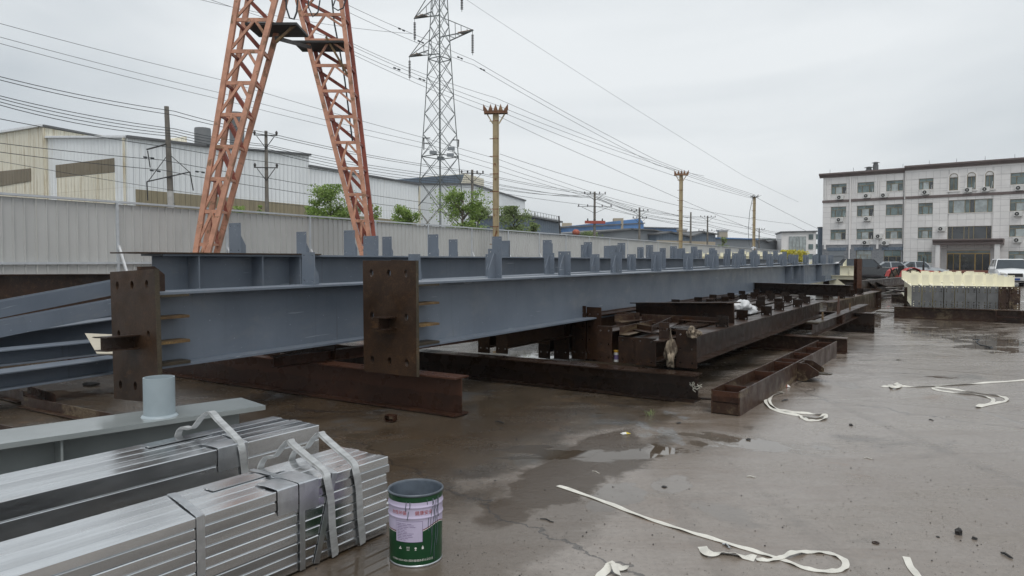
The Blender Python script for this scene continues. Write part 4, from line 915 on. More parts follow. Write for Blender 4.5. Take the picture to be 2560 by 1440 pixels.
# ------------------------------------------------------------------ gantry crane leg (two lattice legs of the A frame)
def D_line(K,vp=2340): return lambda x: K/(vp-x)
def crane_leg(label, Lb, Lt, Rb, Rt, Dp, off, matF, matB, red=False):
    """front face chords given by their pixel foot/top; back face pushed away along the yard's cross direction"""
    base=at((Lb[0]+Rb[0])/2,(Lb[1]+Rb[1])/2,Dp); base.z=0
    r=thing('crane_leg',label,'gantry crane leg',tuple(base),group='lattice legs of the gantry crane')
    fl=[at(*Lb,Dp),at(*Lt,Dp+.2)]; fr=[at(*Rb,Dp),at(*Rt,Dp+.2)]
    def ext(p,q):    # run on to the rail at the ground and above the picture
        d=q-p; lo=p+d*((.35-p.z)/d.z); hi=p+d*((10.2-p.z)/d.z); return lo,hi
    l0,l1=ext(*fl); r0_,r1=ext(*fr); o0,o1=off; H=[0]
    L=lambda t:l0+(l1-l0)*t; Rr=lambda t:r0_+(r1-r0_)*t; O=lambda t:o0+(o1-o0)*t
    s=Vector((1,0,0))
    for nm,a,b,mm in (('chord',l0,l1,matF),('chord',r0_,r1,matF),('back_chord',l0+o0,l1+o1,matB),('back_chord',r0_+o0,r1+o1,matB)):
        m=MB(); m.bar(a,b,.115,.10,up=(0,1,0)) ; m.build(nm,mm,r,world=True)
    n=13
    ts=[(i/n)**.96 for i in range(n+1)]
    for i in range(n):
        t,tn=ts[i],ts[i+1]
        m=MB(); m.bar(L(t),Rr(t),.045,.085); m.build('cross_bar',matF,r,world=True)
                # K lacing on the front: from left foot up to the middle of next bar, from the middle down to the right
        mid=(L(tn)*.42+Rr(tn)*.58)
        m=MB(); m.bar(L(t),mid,.055,.06); m.build('lacing_bar',matF,r,world=True)
        m=MB(); m.bar(mid,Rr((t+tn)/2*1.0),.055,.06); m.build('lacing_bar',matF,r,world=True)
        m=MB(); m.bar(Rr(t)+O(t),L(tn)+O(tn),.11,.09); m.build('back_lacing',M['orange_shaded'],r,world=True)
        m=MB(); m.bar(Rr(t),Rr(t)+O(t),.05,.06); m.build('side_lacing',matB,r,world=True)
        m=MB(); m.bar(L(t),L(t)+O(t),.05,.06); m.build('side_lacing',M['orange_shaded'],r,world=True)
    m=MB(); c=(l0+r0_+l0+o0+r0_+o0)/4; m.box(c.x-.5,c.x+.5,c.y-.45,c.y+.45,.16,.36); m.build('foot_beam',matF,r,world=True)
    for s_ in (-.3,.3):
        m=MB(); m.tube((c.x+s_,c.y-.06,.11),(c.x+s_,c.y+.06,.11),.11,.11,16); m.build('rail_wheel',M['black_steel'],r,world=True)
    return r,L,Rr,O
cr1,L1_,R1_,O1_=crane_leg('left lattice leg of the orange gantry crane, leaning to the right',(489,635),(593,4),(520,635),(687,4),17.,(Vector((-.02,.5,0)),Vector((-.05,.75,0))),M['orange'],M['orange'])
cr2,L2_,R2_,O2_=crane_leg('right lattice leg of the red-orange gantry crane, leaning to the left',(906,640),(744,4),(928,640),(853,2),21.,(Vector((.03,.6,0)),Vector((-.02,.85,0))),M['orange'],M['orange_shaded'])
def dplate(label, pix, D, t, mat, root, name):
    pass
for root,a,b,wd,br,lab in ((cr1,(612,62),(742,58),.95,((741,60),(690,105)),'platform'),(cr2,(732,106),(858,92),.95,((815,92),(868,185)),'platform')):
    D0=17.2 if root is cr1 else 21.0
    p=at(*a,D0); q=at(*b,D0); q.z=p.z; m=MB(); d=(q-p); n_=Vector((0,1,0)); 
    m.add([p,q,q+n_*wd,p+n_*wd,p+Vector((0,0,.06)),q+Vector((0,0,.06)),q+n_*wd+Vector((0,0,.06)),p+n_*wd+Vector((0,0,.06))],[(0,3,2,1),(4,5,6,7),(0,1,5,4),(1,2,6,5),(2,3,7,6),(3,0,4,7)])
    m.build('platform',M['black_steel'],root,world=True)
    m=MB(); m.bar(at(*br[0],D0+.1),at(*br[1],D0+.1),.06,.06,up=(0,1,0)); m.build('platform_brace',M['yellow_rust'],root,world=True)
m=MB(); m.bar(at(690,95,17.3),at(775,118,21.),.07,.09); m.build('walkway_beam',M['black_steel'],cr2,world=True)
m=MB(); m.path([at(x,y,17.5) for x,y in ((715,-10),(716,20),(724,45),(735,48),(742,30),(744,0))],.022,6); m.build('hanging_cable',M['wire'],cr1,world=True)
m=MB(); m.path([at(x,y,21.) for x,y in ((770,-10),(772,20),(782,42),(795,30),(800,0))],.02,6); m.path([at(x,y,21.3) for x,y in ((830,0),(836,60),(850,130),(862,200),(872,280),(882,360))],.025,6); m.path([at(x,y,21.) for x,y in ((838,0),(832,18),(845,26),(858,20),(864,0))],.02,6); m.build('hanging_cable',M['wire'],cr2,world=True)
# ------------------------------------------------------------------ masts with saw-tooth crowns
def mast(px,top,D,label,full=True):
    p=at(px,HORIZ,D); h=1.6+(HORIZ-top)*D/1800; r=thing('conductor_mast',label,'mast',(p.x,p.y,0),rz=-R(4),group='rusty cream masts along the fence')
    hb=h-(.65 if full else .25)
    for s in (-1,1):
        m=MB(); x0,x1=sorted((s*.125,s*.110)); m.box(x0,x1,-.11,.11,0,hb); m.build('flange',M['yellow_steel'],r)
    m=MB(); m.box(-.1095,.1095,-.007,.007,0,hb); m.build('web',M['yellow_steel'],r)
    z=.8
    while z<hb-.2:
        m=MB(); m.box(-.27,-.126,-.018,.018,z,z+.03); m.box(-.1255,.1255,-.115,-.1105,z-.012,z+.03); m.build('rung',M['mast_rust'],r); z+=.75*(1 if full else 1.)
    if full:
        m=MB(); m.box(-.50,.50,-.14,.14,hb,hb+.10); m.build('crown_beam',M['mast_rust'],r)
        for i in range(5):
            c=-.43+.215*i; m=MB()
            top_=[(c-.105,0),(c+.105,0),(c+ (.0 if 0<i<4 else (-.10 if i==0 else .10)),.29)]
            m.poly(top_,(0,-.15,hb+.1005),(1,0,0),(0,0,1),(0,1,0),.012); m.build('saw_tooth',M['mast_rust'],r)
        for s in (-1,1):
            m=MB(); m.bar((s*.13,0,hb-.42),(s*.38,0,hb-.005),.05,.06,up=(0,1,0)); m.build('knee_brace',M['yellow_steel'],r)
    else:
        m=MB(); m.box(-.38,.38,-.2,.2,hb,hb+.06); m.build('head_plate',M['black_steel'],r)
        m=MB(); 
        for k in range(9): a=rng.uniform(-.4,.4); m.bar((a,rng.uniform(-.15,.15),hb+.06),(a+rng.uniform(-.4,.4),rng.uniform(-.2,.2),hb+rng.uniform(.15,.35)),.025,.025)
        m.build('loose_fittings',M['black_steel'],r)
        m=MB(); m.path([(-.2,-.15,hb),(-.5,-.15,hb-1.5),(-.62,-.15,hb-3.5),(-.5,-.15,hb-5.)],.025,5); m.build('hanging_cable',M['wire'],r)
        m=MB(); m.bar((-.55,-.2,0.5),(-.05,-.14,3.1),.12,.12); m.box(-.3,.2,-.2,-.17,2.9,3.02); m.build('white_strut',M['white_tube'],r)
    return r
mast(1240,250,31.,'nearest rusty cream mast with saw-tooth crown and rungs, in front of the fence')
mast(1701,418,53.5,'second rusty cream mast with saw-tooth crown, farther along the fence')
mast(1884,488,75.,'farthest mast with flat dark head plate and white raking strut',False)
# ------------------------------------------------------------------ lattice pylon
DPY=85.
pb0=at(1101,HORIZ,DPY); py=thing('lattice_pylon','tall grey lattice power pylon with cross arms, between fence and warehouses','pylon',(pb0.x,pb0.y,0),rz=-R(38))
def hw(z):   # half width at height z: slender above the waist
    pts=[(0,2.55),(12.,1.62),(20,1.18),(30,.72),(38,.45)]
    for (a,wa),(b,wb) in zip(pts,pts[1:]):
        if z<=b: return wa+(wb-wa)*(z-a)/(b-a)
    return .45
zt=HORIZ; zof=lambda y:1.6+(HORIZ-y)*DPY/1800
cor=[(-1,-1),(1,-1),(1,1),(-1,1)]
lev=[0.,4.2,7.8,11.0,13.8,16.4,18.8,21.0,23.1,25.1,27.0,28.9,30.7,32.5,34.3,36.1,38.0]
P_=lambda i,z:(cor[i%4][0]*hw(z),cor[i%4][1]*hw(z),z)
for i in range(4):
    m=MB(); 
    for a,b in zip((0,12.,20,30),(12.,20,30,38)): m.bar(P_(i,a),P_(i,b),.10,.10)
    m.build('leg',M['pylon'],py)
for i in range(4):
    for j,(a,b) in enumerate(zip(lev,lev[1:])):
        m=MB(); m.bar(P_(i,a),P_(i+1,b),.05,.05); m.bar(P_(i+1,a),P_(i,b),.05,.05)
        if j in (3,8,12,14): m.bar(P_(i,b),P_(i+1,b),.09,.09)
        m.build('bracing',M['pylon_light'] if j<2 else M['pylon'],py)
def arm(z,dx,tip,up,label):
    a=hw(z); m=MB(); T=(dx*tip,0,z+.15)
    for s in (-1,1):
        m.bar((dx*a,s*a,z),T,.10,.10); m.bar((dx*hw(z+up),s*hw(z+up),z+up),T,.07,.07)
        m.bar((dx*a,s*a,z),(dx*(a+(tip-a)*.5),s*a*.5,z+.08),.07,.07)
    for k in (.25,.5,.75):
        x=dx*(a+(tip-a)*k); w=a*(1-k); m.bar((x,-w,z+.1*k),(x,w,z+.1*k),.06,.06); m.bar((x,w,z+.1*k),(x,w*.9,z+up*(1-k)*.98),.05,.05)
    m.build('cross_arm',M['pylon'],py)
    m=MB(); m.add([(dx*tip,0,z+.2),(dx*(tip-1.9),-.5,z+.12),(dx*(tip-1.9),.5,z+.12),(dx*tip,0,z+.28),(dx*(tip-1.9),-.5,z+.2),(dx*(tip-1.9),.5,z+.2)],[(0,2,1),(3,4,5),(0,1,4,3),(1,2,5,4),(2,0,3,5)]); m.build('arm_tip_plate',M['mast_rust'],py)
    m=MB(); x=dx*(tip-.1)
    m.tube((x,0,z+.1),(x,0,z-2.6),.03,.03,5)
    for k in range(11): m.tube((x,0,z-.35-.19*k),(x,0,z-.42-.19*k),.15,.15,8)
    m.build('insulator_string',M['insul'],py)
arm(zof(133),-1,5.1,2.4,'l'); arm(zof(108),1,5.2,2.4,'r'); arm(zof(40),-1,4.2,2.6,'l')
arm(zof(20)+1,1,3.6,2.4,'r')
for (x,y) in ((1066,345),(1066,358),(1140,350)):
    q=at(x,y,DPY); m=MB(); s=-1 if x<1100 else 1
    m.bar(q-Vector((s*.45,0,0)),q+Vector((s*.35,0,0)),.10,.10); m.tube(q+Vector((s*.3,0,0)),q+Vector((s*.3,0,-.8)),.08,.05,8); m.build('side_bracket',M['insul'],py,world=True)
for (x,y) in ((1128,372),(1126,388),(1102,397),(1083,382)):
    q=at(x,y,DPY-1.6); m=MB(); m.box(q.x-.4,q.x+.4,q.y-.2,q.y+.2,q.z-.15,q.z+.2); m.build('floodlight',M['grey_shed'],py,world=True)
# ------------------------------------------------------------------ utility poles
def upole(px,top,D,label,arms=((.35,.9),),r=.15,lean=0.,guys=False,red=False,two=False):
    p=at(px,HORIZ,D); h=1.6+(HORIZ-top)*D/1800
    t=thing('utility_pole',label,'utility pole',(p.x,p.y,0),rz=R(8),ry=lean,group='concrete utility poles behind the fence')
    m=MB(); m.tube((0,0,0),(0,0,h*.55),r,r*.85,12); m.build('pole_shaft',M['pale_concrete'] if two else M['concrete_pole'],t)
    m=MB(); m.tube((0,0,h*.55),(0,0,h),r*.83,r*.62,12); m.build('pole_top',M['concrete_pole'],t)
    for dz,w in arms:
        m=MB(); m.box(-w,w,-.15,-.11,h-dz-.03,h-dz+.02); m.build('cross_arm',M['black_steel'],t)
        for s in ((-1,-.45,.45,1) if w>.8 else (-1,1)):
            m=MB(); m.tube((s*w*.93,-.13,h-dz+.0305),(s*w*.93,-.13,h-dz+.14),.05,.07,8); m.tube((s*w*.93,-.13,h-dz+.14),(s*w*.93,-.13,h-dz+.24),.08,.03,8); m.build('insulator',M['insul'],t)
        for s in (-1,1):
            m=MB(); m.bar((s*w*.75,-.13,h-dz-.055),(0,-.1,h-dz-.7),.035,.035); m.build('arm_brace',M['black_steel'],t)
    if guys:
        m=MB()
        for s in (-1,1): m.tube((0,0,h*.52),(s*2.2,-.5,0),.012,.012,4)
        m.build('guy_wire',M['wire'],t)
        m=MB(); m.bar((-.05,-.15,h*.93-1.2),(-.95,-.15,h*.93-1.45),.06,.06); m.tube((-.9,-.15,h*.93-1.5),(-.82,-.15,h*.93-2.3),.028,.028,6); m.bar((-1.,-.15,h*.60),(1.,-.15,h*.65),.05,.05); m.tube((-1.,-.15,h*.6),(-1.,-.15,h*.6-.9),.032,.03,6); m.tube((.98,-.15,h*.65),(1.1,-.15,h*.65-.9),.035,.03,6); m.bar((0,0,h*.75),(.95,-.15,h*.65),.03,.03); m.bar((0,0,h*.75),(-.95,-.15,h*.6),.03,.03); m.build('bracket_arm',M['black_steel'],t)
    if red:
        m=MB(); m.box(-1.1,1.1,-.3,-.1,h*.62,h*.62+.3); m.build('red_switch_bar',M['insul_red'],t)
        for s in (-.8,0,.8):
            m=MB(); m.tube((s,-.2,h*.62+.3),(s,-.2,h*.62+.55),.09,.05,8); m.build('insulator',M['insul'],t)
    return t
upole(436,270,35,'leaning two-tone pole with bracket arms, tallest at the left before the warehouse',(),.17,R(-1.5),True,two=True)
upole(669,330,39.5,'concrete pole with double cross arms before the white warehouse',((.25,.62),(2.,.62)),.13)
upole(1181,426,57,'concrete pole with one cross arm behind the pylon trees',((.3,.9),),.15)
upole(1486,480,77,'pole with two cross arms and a red switch bar',((.25,1.2),(1.6,1.9)),.17,red=True)
upole(1598,520,89,'pole with crowded insulators right of the red switch pole',((.4,1.1),(1.3,.9)),.17)
upole(1726,531,98,'plain pole just right of the second cream mast',(),.16)
upole(1768,540,115,'pole with two cross arms between second and third masts',((.2,1.3),(2.4,1.6)),.17)
upole(1897,570,149,'thin far pole with cross arms right of the farthest mast',((.3,1.2),(2.6,1.4)),.16)
upole(2405,8,300,'x'); 
t=bpy.data.objects.get('utility_pole.008')
for ch in list(t.children): bpy.data.objects.remove(ch)
bpy.data.objects.remove(t)
# ------------------------------------------------------------------ wires
def wire(pts, K, label, r=.024, sag=6, vp=2340, grp='power lines strung across the sky'):
    V=[]
    if pts[0][0]==-60: (ax,ay),(bx,by)=pts[0],pts[1]; pts=[(-900,ay+(by-ay)/(bx-ax)*(-840))]+list(pts)
    for i in range(len(pts)-1):
        (x0,y0),(x1,y1)=pts[i],pts[i+1]; n=10
        for k in range(n+(1 if i==len(pts)-2 else 0)):
            s=k/n; x=x0+(x1-x0)*s; y=y0+(y1-y0)*s+sag*4*s*(1-s)*(abs(x1-x0)/900)
            D=K/(vp-x); V.append(at(x,y,min(D,600)))
    rr=[r*max(1.,(v.y/60)**.75) for v in V]
    c=V[0].copy(); m=MB(); m.path([v-c for v in V],rr,4); o=m.build('power_line',M['wire']); o.location=c; tag(o,label,'power line',grp)
KP=66000; KY=105400
W_=[([(-60,42),(555,200),(1062,345),(1240,396),(1500,487),(1700,540),(1980,590)],KY,'upper of three lines passing the pylon waist, entering high at the left edge',5),
 ([(-60,76),(550,232),(1062,358),(1240,412),(1500,495),(1720,545)],KY,'middle of three lines passing the pylon waist',5),
 ([(-60,92),(550,248),(1066,372),(1240,425),(1500,500)],KY,'lowest of three lines passing the pylon waist',5),
 ([(-60,176),(436,278),(669,332),(1181,428),(1486,484),(1598,525),(1768,543),(2000,590)],KP,'line on the very tops of the utility poles',14),
 ([(-60,184),(436,288),(669,338),(1181,432),(1486,488),(1598,528),(1768,546)],KP,'line just under the pole tops, paired with the highest one',14),
 ([(-60,224),(436,322),(669,362),(1181,446),(1486,496),(1598,532)],KP,'upper line of the middle bundle on the utility poles',16),
 ([(-60,230),(436,328),(669,366),(1181,450),(1486,492),(1598,536),(1768,556)],KP,'second line of the middle bundle on the utility poles',20),
 ([(-60,238),(436,335),(669,372),(1181,456),(1470,494)],KP,'third line of the middle bundle on the utility poles',22),
 ([(-60,245),(436,341),(669,378),(1181,460),(1468,490)],KP,'lowest line of the middle bundle on the utility poles',26),
 ([(-60,285),(436,370),(669,405),(1181,470),(1486,515),(1768,575)],KP,'single line crossing the white warehouse roof edge',8),
 ([(-60,350),(405,400),(669,445),(1240,530)],KP,'upper of the low lines in front of the warehouse wall',6),
 ([(-60,372),(405,425),(669,470),(1240,545)],KP,'middle of the low lines in front of the warehouse wall',6),
 ([(-60,392),(460,480),(800,520)],KP,'lowest line in front of the warehouse wall',4),
 ([(496,-2),(780,55),(1038,85)],KY*.98,'conductor rising to the upper left arm of the pylon',10),
 ([(860,8),(1070,100),(1184,150),(1640,400),(1884,486)],KY*.98,'upper conductor of the pair running down from the right pylon arm',10),
 ([(870,30),(1070,118),(1184,162),(1640,412),(1760,440)],KY*.98,'lower conductor of the pair running down from the right pylon arm',10),
 ([(500,-10),(880,108),(1026,172),(1240,245),(1640,405),(1884,490)],KY*.96,'upper line of the bundle under the left pylon arm',10),
 ([(850,100),(1026,180),(1240,262),(1640,410),(1884,494)],KY*.96,'second line of the bundle under the left pylon arm',10),
 ([(850,112),(1026,190),(1240,274),(1640,424),(1884,497)],KY*.96,'third line of the bundle under the left pylon arm',10),
 ([(850,120),(1050,212),(1250,292),(1486,400),(1884,575),(2040,615)],KY*.96,'lowest line of the bundle under the left pylon arm, running far right',8),
 ([(1160,-5),(1420,165),(1860,440),(1996,505)],KY*.9,'thin lone line dropping from the top edge to the far right',4),
 ([(1250,385),(1700,515),(1980,560),(2045,590)],KP,'line passing behind both saw-tooth masts',12),
 ([(1486,492),(1598,532),(1768,560),(1900,590)],KP,'slack line between the far poles',14),
 ([(1486,505),(1598,540),(1768,565),(1960,600)],KP,'second slack line between the far poles',16),
 ([(1884,490),(2040,570),(2070,580)],KP*1.2,'line from the farthest mast toward the office block',6)]
for p_,k_,l_,s_ in W_: wire(p_,k_,l_,.018 if s_!=4 else .012,s_)
m=None
for i,(x,y,K) in enumerate(((1004,72,KY*.98),(1052,103,KY*.98),(1150,143,KY*.98),(1206,172,KY*.98),(992,170,KY*.96),(1055,197,KY*.96),(372,392,KP),(388,425,KP),(500,428,KP))):
    q=at(x,y,K/(2340-x)); r=thing('line_damper','small dumb-bell damper on a power line, '+('left of the pylon on its left arm line','just left of the pylon shaft, upper line','just right of the pylon shaft','farther right of the pylon, right arm line','left of the pylon, lower bundle','at the left pylon leg, lower bundle','left of the two-tone pole, upper one','left of the two-tone pole, lower one','right of the two-tone pole')[i],'line damper',tuple(q),rz=-R(30),group='dampers clipped on the power lines')
    sc2=.5 if i>5 else 1.; r.scale=(sc2,)*3
    m=MB(); m.tube((0,-.5,-.08),(0,-.2,-.08),.09,.09,6); m.tube((0,.2,-.08),(0,.5,-.08),.09,.09,6); m.tube((0,-.5,-.06),(0,.5,-.06),.03,.03,4); m.build('damper_body',M['wire'],r)
# ------------------------------------------------------------------ warehouses
WA=R(30.5); WD=Vector((math.sin(WA),math.cos(WA),0)); WL=Vector((-math.cos(WA),math.sin(WA),0))
def zpx(y,D): return 1.6+(HORIZ-y)*D/1800
KW=95000; vpw=2340; Dw=lambda x:KW/(vpw-x)
c0=at(325,HORIZ,Dw(325)); c0.z=0
wh=thing('warehouse','large white corrugated warehouse with stained gable ends at the left','warehouse',tuple(c0),rz=-WA)   # local +y along long wall, -x away from yard
iw=MW[wh.name].inverted()
def lw(px,py,D): q=iw@at(px,py,D); return q
def yy(px): return (iw@at(px,HORIZ,Dw(px))).y
yA,yB,yC,yE=yy(325),yy(775),yy(779),yy(1046)
roof=[(yA,zpx(345,Dw(325))),(yy(520),zpx(368,Dw(520))),(yB,zpx(389,Dw(775))),(yB+.01,zpx(417,Dw(778))),(yE,zpx(462,Dw(1046)))]
m=MB(); m.poly([(yA,0),(yE,0)]+roof[::-1],(0,0,0),(0,1,0),(0,0,1),(-1,0,0),9.,[]); m.build('wall',M['white_corrug'],wh)
m=MB()
for (a,za),(b,zb_) in zip(roof,roof[1:]): 
    if b-a>.1: m.bar((.04,a-.1,za+.02),(.04,b+.1,zb_+.02),.3,.16)
m.build('roof_edge',M['roof_dark'],wh)
m=MB(); ya_,yb_=yy(342),yy(772)
m.poly([(ya_,2.),(yb_,2.),(yb_,zpx(514,Dw(772))),(ya_,zpx(474,Dw(342)))],(.06,0,0),(0,1,0),(0,0,1),(-1,0,0),.05); m.build('lower_band',M['beige_band'],wh)
ya_,yb_=yy(786),yy(1040); m=MB(); m.poly([(ya_,2.),(yb_,2.),(yb_,zpx(556,Dw(1040))),(ya_,zpx(528,Dw(786)))],(.06,0,0),(0,1,0),(0,0,1),(-1,0,0),.05); m.build('lower_band',M['beige_band'],wh)
m=MB(); ya_,yb_=yy(767),yy(782); m.poly([(ya_,3.),(yb_,3.),(yb_,6.2),(ya_,6.2)],(.065,0,0),(0,1,0),(0,0,1),(-1,0,0),.05); m.build('door_opening',M['black_steel'],wh)
# small raised roof monitor and ventilators
q0,q1=yy(410),yy(516); m=MB(); m.poly([(q0,zpx(360,Dw(410))),(q1,zpx(370,Dw(516))),(q1,zpx(347,Dw(516))+.3),(q0+1.,zpx(350,Dw(430)))],(-2.,0,0),(0,1,0),(0,0,1),(-1,0,0),6.); m.build('roof_monitor',M['cream_corrug'],wh)
for px,yt,D in ((507,325,56),(592,284,60)):
    q=at(px,yt+30,D); m=MB(); m.lathe([(.0,1.1),(.58,1.05),(.6,.9),(.6,0),(.55,-2.4)],16,(q.x,q.y,q.z)); m.build('roof_ventilator',M['roof_dark'],wh,world=True,smooth=40)
# gable faces on the plane y=0, running to local -x
KG=47.1*2025
DG=lambda x:KG/(x+1700)
gx=lambda px:(iw@at(px,HORIZ,DG(px))).x
x1=gx(130); x2=gx(-560)
m=MB(); m.poly([(0.0,0),(x1,0),(x1,zpx(347,DG(130))),(-.01,zpx(345,47.))],(0,-.03,0),(1,0,0),(0,0,1),(0,1,0),12.); m.build('side_bay',M['white_corrug'],wh)
m=MB(); m.poly([(x1+.02,0),(x2,0),(x2,zpx(352,DG(-260))-.9),(x1+.02,zpx(321,DG(130)))],(0,-.35,0),(1,0,0),(0,0,1),(0,1,0),16.); m.build('gable_wall',M['cream_corrug'],wh)
m=MB(); m.bar((0,-.08,zpx(345,47.)+.03),(x1,-.08,zpx(347,DG(130))+.03),.3,.14); m.bar((x1+.05,-.4,zpx(321,DG(130))+.04),(x2,-.4,zpx(352,DG(-260))-.9+.04),.3,.16); m.build('gable_trim',M['white_tube'],wh)
m=MB(); m.bar((x1+.1,-.36,zpx(321,DG(130))+.05),(x1+.1,15.5,zpx(321,DG(130))-.6),.3,.12); m.build('roof_edge',M['roof_dark'],wh)
# brown translucent strip windows, split in sheets
def strip(pxa,ya0,ya1,pxb,yb0,yb1,yoff,n,mat='brown_band',nm='translucent_sheet'):
    xa,xb=gx(pxa),gx(pxb)
    for i in range(n):
        f0,f1=i/n,(i+1)/n; X0=xa+(xb-xa)*f0; X1=xa+(xb-xa)*f1-.03*np.sign(xb-xa)
        zb=lambda f:zpx(ya1,DG(pxa))*(1-f)+zpx(yb1,DG(pxb))*f; zt_=lambda f:zpx(ya0,DG(pxa))*(1-f)+zpx(yb0,DG(pxb))*f
        m=MB(); m.poly([(X0,zb(f0)),(X1,zb(f1)),(X1,zt_(f1)),(X0,zt_(f0))],(0,yoff,0),(1,0,0),(0,0,1),(0,1,0),.04); m.build(nm,M[mat],wh)
strip(150,415,446,293,397,432,-.08,5); strip(-60,440,483,100,424,455,-.4,5)
strip(152,447,600,293,433,600,-.07,1,'cream_corrug','stained_panel')
m=MB(); m.tube((-.2,-.15,0),(-.2,-.15,zpx(345,47.)),.08,.08,8); m.build('downpipe',M['cream_corrug'],wh)
m=MB(); m.poly([(.15,0),(1.5,0),(1.5,5.2),(.15,5.2)],(.07,0,0),(0,1,0),(0,0,1),(-1,0,0),.05); m.build('stained_panel',M['cream_corrug'],wh)
# second warehouse
K2=118000; D2_=lambda x:K2/(vpw-x); c1=at(1046,HORIZ,D2_(1046)); c1.z=0
w2=thing('warehouse','second white warehouse behind the pylon with a grey roof monitor','warehouse',tuple(c1),rz=-WA); i2=MW[w2.name].inverted()
y2_=lambda px:(i2@at(px,HORIZ,D2_(px))).y
rf=[(y2_(1046),zpx(462,D2_(1046))),(y2_(1180),zpx(462,D2_(1180))),(y2_(1312),zpx(503,D2_(1312)))]
m=MB(); m.poly([(rf[0][0],0),(rf[2][0],0)]+rf[::-1],(0,0,0),(0,1,0),(0,0,1),(-1,0,0),14.); m.build('wall',M['white_corrug'],w2)
m=MB()
for (a,za),(b,zb_) in zip(rf,rf[1:]): m.bar((.04,a-.1,za+.05),(.04,b+.1,zb_+.05),.3,.22)
m.build('roof_edge',M['roof_dark'],w2)
mo=[(y2_(1000),zpx(462,D2_(1000))),(y2_(1168),zpx(461,D2_(1168))),(y2_(1168),zpx(436,D2_(1168))),(y2_(1000),zpx(450,D2_(1000)))]
m=MB(); m.poly(mo,(-.4,0,0),(0,1,0),(0,0,1),(-1,0,0),10.); m.build('roof_monitor',M['blue_shed'],w2)
mo=[(y2_(1158),zpx(462,D2_(1158))),(y2_(1213),zpx(474,D2_(1213))),(y2_(1213),zpx(448,D2_(1213))),(y2_(1168),zpx(435,D2_(1168)))]
m=MB(); m.poly(mo,(-.2,0,0),(0,1,0),(0,0,1),(-1,0,0),8.); m.build('monitor_end',M['cream_corrug'],w2)
for k in range(9):
    a=y2_(1180+14*k); m=MB(); m.box(.02,.08,a,a+1.0,.8,zpx(562,D2_(1250))); m.build('window_strip',M['pane_dark'],w2)
m=MB(); m.box(.05,.6,y2_(1045)-2.5,y2_(1045)-.2,0,zpx(468,D2_(1046))); m.build('rusty_stair_tower',M['cream_corrug'],w2)
# ------------------------------------------------------------------ far sheds on the skyline
def shed(px0,px1,D0,D1,ytop0,ytop1,mat,label,depth=14.,name='shed',roof=None,peak=None,band=None,extra=None,cat='shed'):
    a=at(px0,HORIZ,D0); b=at(px1,HORIZ,D1); a.z=b.z=0; d=b-a; L=d.length
    r=thing(name,label,cat,tuple(a),rz=math.atan2(d.y,d.x)); z0,z1=zpx(ytop0,D0),zpx(ytop1,D1)
    pts=[(0,0),(L,0),(L,z1)]+([(L*k,zz) for k,zz in peak[::-1]] if peak else [])+[(0,z0)]
    m=MB(); m.poly(pts,(0,0,0),(1,0,0),(0,0,1),(0,1,0),depth); m.build('wall',M[mat],r)
    top=[(0,z0)]+(list((L*k,zz) for k,zz in peak) if peak else [])+[(L,z1)]
    m=MB()
    for (xa,za),(xb,zb_) in zip(top,top[1:]): m.add([(xa-.3,-.5,za+.05),(xb+.3,-.5,zb_+.05),(xb+.3,depth+.3,zb_+.05),(xa-.3,depth+.3,za+.05),(xa-.3,-.5,za+.3),(xb+.3,-.5,zb_+.3),(xb+.3,depth+.3,zb_+.3),(xa-.3,depth+.3,za+.3)],[(0,3,2,1),(4,5,6,7),(0,1,5,4),(1,2,6,5),(2,3,7,6),(3,0,4,7)])
    m.build('roof',M[roof or 'roof_dark'],r)
    if band:
        m=MB(); m.box(.1,L-.1,-.06,-.005,band[0],band[1]); m.build('wall_band',M[band[2]],r)
    n=max(3,int(L/4))
    if extra=='windows':
        for i in range(n): m=MB(); m.box(L*(i+.2)/n,L*(i+.8)/n,-.1,-.06 if band else -.005,min(z0,z1)*.45,min(z0,z1)*.62); m.build('window',M['pane'],r)
    return r,L,z0,z1
r,L,z0,z1=shed(1314,1398,100,112,543,558,'blue_shed','blue-grey corrugated shed with a railing on its roof, right of the white warehouse',name='shed')
m=MB()
for k in range(13): m.tube((L*k/12,0,z0+(z1-z0)*k/12),(L*k/12,0,z0+(z1-z0)*k/12+1.),.03,.03,4)
for h in (.5,1.): m.tube((0,0,z0+h),(L,0,z1+h),.03,.03,4)
m.build('roof_railing',M['pylon'],r)
m=MB(); 
for s in (0,.5): m.tube((L*.2+s,-.2,0),(L*.2+s,-.2,z0+.8),.04,.04,4)
for k in range(14): m.tube((L*.2,-.2,.4+k*.5),(L*.2+.5,-.2,.4+k*.5),.03,.03,4)
m.build('wall_ladder',M['pylon_light'],r)
r,L,z0,z1=shed(1402,1606,150,175,571,560,'grey_shed','long low hall with a bright blue upper storey',name='factory_hall',depth=30,band=(zpx(588,160)-1,zpx(588,160)+.2,'tan_wall'),cat='factory')
m=MB(); m.poly([(0,z0*.62),(L,z1*.62),(L,z1+.2),(L*.95,z1+1.2),(0,z0+.3)],(0,-.3,0),(1,0,0),(0,0,1),(0,1,0),.25); m.build('blue_sheeting',M['bright_blue'],r)
for i in range(26): m=MB(); m.box(L*(i+.1)/26,L*(i+.85)/26,-.4,-.305,z0*.46,z0*.58); m.build('window',M['pane'],r)
for px,yt in ((1417,558),(1545,546)):
    q=at(px,yt,168); m=MB(); m.box(q.x-1.1,q.x+1.1,q.y-1,q.y+1,q.z-4,q.z); m.build('chimney',M['tan_wall'],r,world=True)
shed(1600,1700,190,200,570,572,'bright_blue','distant low building with a pale blue roof left of the second mast',name='factory_hall',depth=20,roof='grey_shed',cat='factory')
